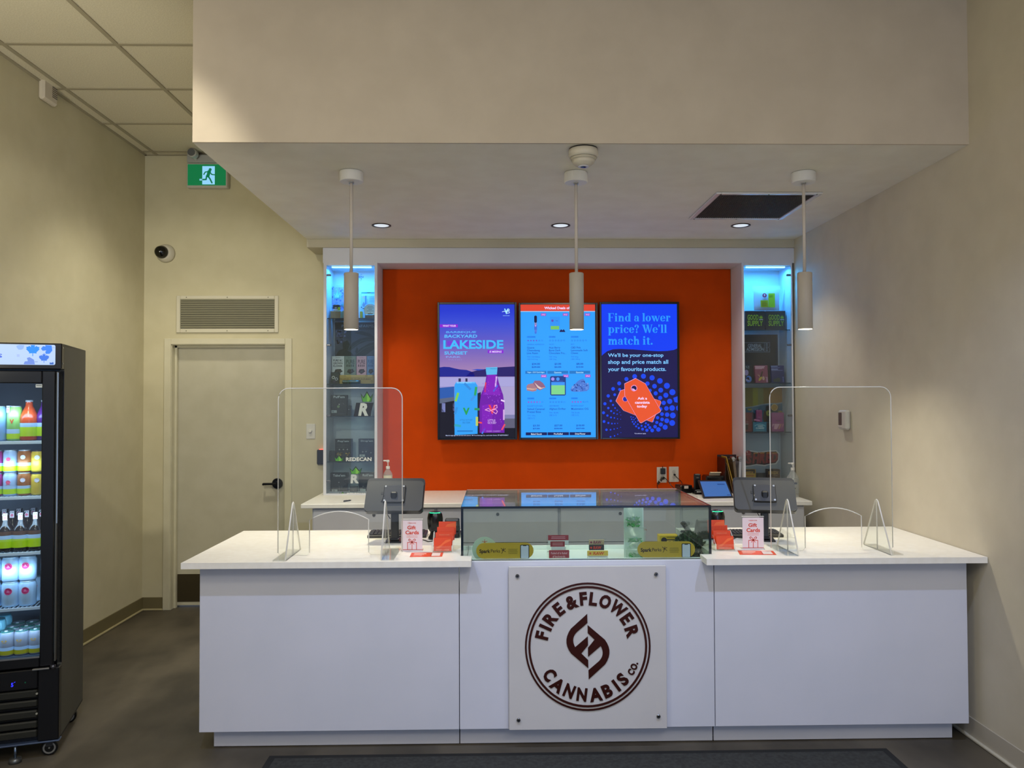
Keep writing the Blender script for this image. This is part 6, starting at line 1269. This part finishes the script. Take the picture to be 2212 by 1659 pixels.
def hd(A):
    A.zoom(0, 730, 11.06); A.rrect(-2700, 172, 1305, 650, 40, '#b4cdf6'); A.l = 2
    A.l = 3
    maple(A, 765, 300, 165, '#2a8cf4'); maple(A, 1035, 490, 125, '#3f78e4'); A.l = 4
    A.poly([(960, 265), (1010, 205), (1070, 215), (1060, 178), (1215, 185), (1232, 310), (1165, 385), (1075, 388), (1065, 340), (1090, 305), (1000, 315)], '#3a82ee').poly([(380, 205), (440, 185), (560, 190), (540, 270), (490, 298), (420, 295), (370, 230)], '#8eb2ee').poly([(550, 625), (580, 570), (650, 565), (625, 490), (690, 470), (795, 530), (818, 640), (560, 640)], '#6f8fe0').rect(385, 405, 450, 465, '#a6bcec').poly([(1172, 590), (1185, 585), (1195, 600), (1210, 590), (1225, 600), (1238, 578), (1250, 590), (1262, 575), (1268, 640), (1172, 636)], '#3a68c0')
    A.line([(815, 580), (885, 577)], 8, '#5a70b0').line([(1230, 240), (1300, 238)], 8, '#7a98d8'); A.text('S', -75, 400, 34, 492, '#3f62dc', .03)
Fart('header_sign', hdr, -.0042, 1.0, hd, 'lit pale blue header with leaves')
for py in (751, 785): m = MB(); m.cyl(.004, 0, .002, STEEL, (.0005, .016, zf(py)), 8, 'x'); m.build('screw', hdr)
# door
dz0, dz1 = zf(1437), zf(801); x_r = xf(118)
m = MB(); m.box(xg, x_r, 0, .035, dz0, dz1, FB, .004).box(-FW+.004, -FW+.06, 0, .035, dz0, dz1, FB, .004).box(-FW+.06, xg, 0, .035, dz0, zg0, FB, .004).box(-FW+.06, xg, 0, .035, zg1, dz1, FB, .004); door = m.build('door_frame', FR)
MB().box(-FW+.058, xg+.002, .012, .016, zg0-.002, zg1+.002, glass('#f2f7fa', 'fridge_glass', f0=.03)).build('door_pane', door)
MB().box(x_r+.004, x_r+.010, .004, .03, dz0+.02, dz1-.005, mat('#6c6a62', .3, .7)).build('gasket', door); MB().box(-.0175, -.0135, .0, .004, zf(1130), zf(805), mat('#aab6c0', .15, .8)).build('hinge_rod', door)
MB().box(-.03, .0, .045, .046, dz0, dz1, BLACK).build('door_jamb', FR)
m = MB(); m.box(xf(76), xf(113), -.02, .0, zf(1441), zf(1437.5), STEEL, .0015); m.cyl(.011, -.012, .006, mat('#55555a', .3, .8), (xf(119), -.004, zf(1437)), 14, 'z'); m.build('hinge_plate', FR, label='steel hinge plate')
MB().box(-FW+.06, xg, .0, .003, zg0-.004, zg0+.003, STEEL).build('sill_strip', door)
Fart('glass_label', door, .0115, 0, lambda A: (A.zoom(0, 830, 12.76).rect(945, -2, 1128, 90, '#c4ccd0'), setattr(A, 'l', 2), A.rect(960, 32, 1110, 50, '#3a4650')))
# lower grille panel
gz0, gz1 = Z0, zf(1441); x_g = xf(86)
m = MB(); m.box(x_g, 0, 0, .045, gz0, gz1, FB, .004).box(-FW, x_g, .028, .045, gz0, gz1, BLACK).box(-FW, x_g, 0, .045, zf(1482), gz1, FB, .004).box(-FW, -FW+.05, 0, .045, gz0, gz1, FB, .004); lp = m.build('lower_panel', FR)
for k, (a, b_) in enumerate(((1486, 1502), (1508, 1522), (1530, 1546), (1553, 1568), (1572, 1588))): MB().box(-FW+.05, x_g-.001, .004, .024, zf(b_), zf(a), mat('#26261f', .35), .005, ).build('louvre', lp)
for py in (1494, 1537): MB().cyl(.0045, -.001, .004, mat('#d8d4c0', .25, .6), (x_g-.004, .004, zf(py)), 10, 'y').build('screw', lp)
Fart('display', lp, -.0004, 2.2, lambda A: (A.zoom(0, 1420, 6.94).text('5', 200, 312, 236, 372, '#2a2cff', .03), A.line([(248, 308), (262, 303)], 7, '#2a2cff')), 'blue lit temperature digit')
Fart('indicator_light', lp, -.0004, .25, lambda A: A.zoom(0, 1420, 6.94).disc(412, 325, 12, '#1c6a4a'))
MB().box(-FW, .004, -.003, .04, Z0-.008, Z0-.001, mat('#5a6a88', .3, .6), .002).build('base_strip', FR)
MB().box(-FW, 0, .04, FD, Z0-.006, Z0, mat('#1a1a18', .5)).build('base_plate', FR)
for x, y in ((-.045, .05), (-FW+.06, .05), (-.045, FD-.08), (-FW+.06, FD-.08)):
    m = MB(); r_ = (Z0-.012)/2; m.cyl(r_, -.012, .012, BLACK, (x, y, r_), 22, 'y', b=.003).box(x-.014, x+.014, y-.016, y+.016, r_+.008, Z0-.006, mat('#2a2a2c', .4)); c_ = m.build('caster', FR); MB().lathe([(r_*.75, -.0135), (r_*.55, -.0135)], mat('#9a9a98', .3, .5), (x, y, r_), 20, axis='y', cap=False).build('wheel_rim', c_); MB().cyl(.004, -.015, -.01, STEEL, (x, y, r_), 8, 'y').build('axle', c_)
xl_ = xf(38); m = MB(); m.cyl(.006, .012, Z0-.006, mat('#7888a0', .25, .9), (xl_, .01, 0), 12).lathe([(.0, .022), (.024, .02), (.026, .010), (.026, .0005), (.02, .0)], mat('#6a6c6a', .3, .7), (xl_, .01, 0), 22); m.build('levelling_foot', FR, label='steel levelling foot')
# light tubes and lamp inside
for x in (-FW+.045, -.04): MB().box(x-.008, x+.008, .05, .062, zg0, zg1, mat('#bfe2ff', .5, 0, 2.0), .003).build('light_tube', FR, label='cool light tube')
Mf = Matrix.Translation((fc.x, YFR, 0)) @ Matrix.Rotation(RZF, 4, 'Z')
for z in (zf(905), zf(1020), zf(1130), zf(1250), zf(1370)):
    a = Mf @ Vector((-FW/2, .055, z+.03)); b_ = Mf @ Vector((-FW/2, .4, z-.03)); lamp('AREA', 'fridge_light', a, b_, .62, (.50, .74, 1.0), .4, sy=.03)
# shelves: wire racks with a front lip
SH = [zf(p_) for p_ in (952, 1072, 1193, 1313)]; WIRE = mat('#cfe0ee', .35)
for z in SH:
    m = MB(); m.box(-FW+.022, -.022, .066, .072, z-.016, z-.001, WIRE, .002); n_ = 30
    for k in range(n_): x = -FW+.03+(FW-.06)*k/(n_-1); m.box(x-.0018, x+.0018, .072, FD-.04, z-.005, z-.001, WIRE)
    m.box(-FW+.022, -.022, FD-.06, FD-.054, z-.009, z-.001, WIRE); m.build('wire_shelf', FR)
SH.append(zg0-.012)
# --- drinks
LIME = '#b4d60a'; TAGC = '#e8e0ea'
def can_proto(r, h, body, band, neck='#c8dcea', lid=None, mark=None, bandh=.3, sub=None):
    def f(t):
        MB().lathe([(r*.86, .0), (r, .008), (r, h-.016), (r*.86, h-.004), (r*.84, h)], mat(body, .3, .15), n=24).build('can_body', t)
        MB().cyl(r*.87, h-.005, h, mat(lid or '#b8ccd8', .3, .6 if not lid else 0), n=24).build('can_lid', t)
        if band: MB().lathe([(r+.0004, .008), (r+.0004, h*bandh)], mat(band, .4), n=24, cap=False).build('label_band', t); MB().lathe([(r+.0006, h*bandh), (r+.0006, h*(bandh+.13))], mat('#a8c8e8', .4), n=24, cap=False).build('label_strip', t)
        if mark: mark(t, r, h)
    return f
def wrap(t, r, fn, name='can_mark', th0=-90):
    A = Art(0, 0, 1, 0); fn(A); A.mb.v = [((r+.0008-y*2)*math.cos(math.radians(th0)+x/r), (r+.0008-y*2)*math.sin(math.radians(th0)+x/r), z) for x, y, z in A.mb.v]; A.build(name, t)
def tagf(t, r, h, a=-.3):
    m = MB(); m.box(-.009, .009, -r-.003, -r-.002, h-.03, h-.001, mat(TAGC, .5)); m.box(-.009, .009, -r-.003, -r*.3, h, h+.001, mat(TAGC, .5)); o = m.build('neck_tag', t, rot=(0, 0, a), label='white paper tag'); A = Art(0, 0, 1, -r-.0032); A.disc(0, -h+.018, .006, '#e87898').disc(-.004, -h+.006, .0025, '#1a5a4c').disc(.004, -h+.006, .0025, '#1a5a4c'); A.build('tag_print', o)
def mk_v(t, r, h): wrap(t, r, lambda A: A.text('V', -.009, -h*.62, .009, -h*.49, '#c0502c', .05)); tagf(t, r, h, -.5)
def mk_red(t, r, h): wrap(t, r, lambda A: (A.disc(.0, -h*.6, .009, '#d8587c'), A.rect(-.009, -h*.5, .009, -h*.48, '#d8587c')))
def mk_wht(t, r, h): wrap(t, r, lambda A: A.disc(.004, -h*.68, .010, '#d0ccd8'))
def mk_big(t, r, h): wrap(t, r, lambda A: (A.disc(0, -h*.64, .0165, '#e8c0dc', ry=.0165), setattr(A, 'l', 2), A.disc(0, -h*.64, .0145, '#c2306c'), setattr(A, 'l', 3), A.poly([(-.006, -h*.6), (0, -h*.72), (.007, -h*.6)], '#e07aa8')))
def mk_gold(t, r, h): wrap(t, r, lambda A: A.rect(-.012, -h*.66, .010, -h*.62, '#c89a3c').rect(-.009, -h*.59, .008, -h*.57, '#c89a3c')); m = MB(); m.cyl(.007, h, h+.002, mat('#d0d4d8', .3), (0, -.012, 0), 10).build('pull_tab', t)
def bottle_proto(r, h, glassm, label_band, cap, shoulder=.55):
    def f(t):
        MB().lathe([(r*.9, .0), (r, .006), (r, h*shoulder), (r*.94, h*(shoulder+.07)), (r*.66, h*(shoulder+.2)), (r*.42, h*(shoulder+.3)), (r*.36, h*.97), (r*.4, h*.975), (r*.4, h*.985)], glassm, n=26).build('bottle_body', t)
        MB().cyl(r*.42, h*.955, h, mat(cap, .35, .3), n=20, b=.001).build('cap', t)
        MB().lathe([(r+.0005, h*.10), (r+.0005, h*.33)], mat(LIME, .4), n=26, cap=False).build('label_band', t); MB().lathe([(r+.0006, h*.33), (r+.0006, h*.43)], mat('#a8c8e8', .4), n=26, cap=False).build('label_strip', t)
    return f
AMB = mat('#1c100c', .12); ORG = mat('#b8431a', .2); PUR = mat('#4a1c6c', .2)
PROTO = {}
def put(kind, name, cat, label, x, y, z, proto, group=None, parts=True):
    w_ = Mf @ Vector((x, y, z))
    if kind in PROTO:
        o = copy_tree(PROTO[kind]); o.location = w_; o['label'] = label
        if group: o['group'] = group
    else:
        o = thing(name, label, cat, w_, RZF+random.uniform(-.15, .15), group); proto(o); PROTO[kind] = o
    return o
yr = .115
def col(px, y): # x of an item at depth y behind the front plane seen in this column
    k = ray(px, 1000).x/ray(px, 1000).y; c_, s2 = math.cos(RZF), math.sin(RZF)
    # world = fc + u*(c,s) + y*(-s,c)
    return (k*(YFR+y*c_)-fc.x+y*s2)/(c_-k*s2)
z = SH[0]+.0005
put('tallblue', 'drink_can', 'can', 'tall pale blue can at the left on the top fridge shelf', col(-3, yr), yr, z, can_proto(.031, .158, '#8fb8e8', None), 'drinks on the top fridge shelf')
put('tallgreen', 'drink_can', 'can', 'tall lime green can with a red letter on the top fridge shelf', col(30.5, yr), yr, z, can_proto(.031, .158, '#8fc468', LIME, mark=mk_v, bandh=.2), 'drinks on the top fridge shelf')
put('orange', 'drink_bottle', 'bottle', 'orange bottle with lime label on the top fridge shelf', col(62, yr), yr, z, bottle_proto(.037, .185, ORG, LIME, '#c8d4dc'), 'drinks on the top fridge shelf')
put('purple', 'drink_bottle', 'bottle', 'purple bottle at the right end of the top fridge shelf', col(95, yr+.01), yr+.01, z, bottle_proto(.034, .185, PUR, LIME, '#c8d4dc'), 'drinks on the top fridge shelf')
r2, h2 = .0285, .1035
for lv in (0, 1):
    z = SH[1]+.0005+lv*(h2+.0012); wd = ('lower', 'upper')[lv]
    for key, px, pr, lb in (('magenta', -9, can_proto(r2, h2, '#a82878', LIME), 'magenta can with lime label'), ('white', 22.5, can_proto(r2, h2, '#a8c4e8', LIME, mark=mk_red), 'pale blue can with red mark'), ('brown', 53, can_proto(r2, h2, '#a0602c', LIME, mark=mk_wht), 'brown can with lime label'), ('yellow', 81, can_proto(r2*.92, h2*.96, '#dcbc3c', None, mark=mk_wht, lid='#2a2636'), 'yellow can with black lid')):
        put(key, 'drink_can', 'can', '%s, %s of the pair on the second fridge shelf' % (lb, wd), col(px, yr), yr, z, pr, 'stacked cans on the second fridge shelf')
z = SH[2]+.0005
def amb(t): bottle_proto(.036, .172, AMB, LIME, '#1a1a1e', .5)(t); tagf(t, .016, .172, .2); MB().lathe([(.0364, .075), (.0364, .092)], mat('#5a3a24', .4), n=26, cap=False).build('upper_label', t)
names = ('leftmost', 'second', 'third', 'rightmost')
for k, px in enumerate((-18, 14, 47, 79)):
    put('amber', 'amber_bottle', 'bottle', 'dark amber bottle with lime label, %s of the front row on the third fridge shelf' % names[k], col(px, yr), yr, z, amb, 'amber bottles on the third fridge shelf')
for j, y in enumerate((yr+.08, yr+.16)):
    for k, px in enumerate((0, 32, 63, 92)):
        put('amber', 'amber_bottle', 'bottle', 'dark amber bottle, %s of the %s row on the third fridge shelf' % (names[k], ('middle', 'back')[j]), col(-18+32.3*k, yr)+.006*(j+1), y, z, amb, 'amber bottles on the third fridge shelf')
r4, h4 = .0365, .1115
for lv in (0, 1):
    z = SH[3]+.0005+lv*(h4+.0012); wd = ('lower', 'upper')[lv]
    for px, lb in ((-14, 'left'), (26, 'middle'), (62.5, 'right')):
        put('round', 'white_can', 'can', 'white can with a magenta dot, %s %s one on the fourth fridge shelf' % (wd, lb), col(px, yr), yr, z, can_proto(r4, h4, '#b4d4f0', None, mark=mk_big), 'white cans on the fourth fridge shelf')
put('round', 'white_can', 'can', 'white can behind the lower right can on the fourth fridge shelf', col(80, yr+.085), yr+.085, SH[3]+.0005, None, 'white cans on the fourth fridge shelf')
z = SH[4]+.0005
sil = can_proto(.0315, .112, '#8f96a4', '#a8a010', lid='#0f5a4e', mark=mk_gold, bandh=.24)
for j, y in enumerate((yr, yr+.07, yr+.14)):
    for k, px in enumerate((20, 51.5, 82)):
        put('silver', 'silver_can', 'can', 'silver can with dark green lid, %s of the %s row on the fridge floor' % (('left', 'middle', 'right')[k], ('front', 'middle', 'back')[j]), col(px, yr)+.004*j, y, z, sil, 'green-lidded cans on the fridge floor')
for j, y in enumerate((yr, yr+.075, yr+.15)):
    put('aqua', 'aqua_can', 'can', 'pale aqua can, %s of the column at the left of the fridge floor' % ('front', 'middle', 'rear')[j], col(-14, yr)+.004*j, y, z, can_proto(.033, .15, '#7fc4d8', '#b0a428', lid='#3a8a9c', bandh=.24), 'aqua cans on the fridge floor')
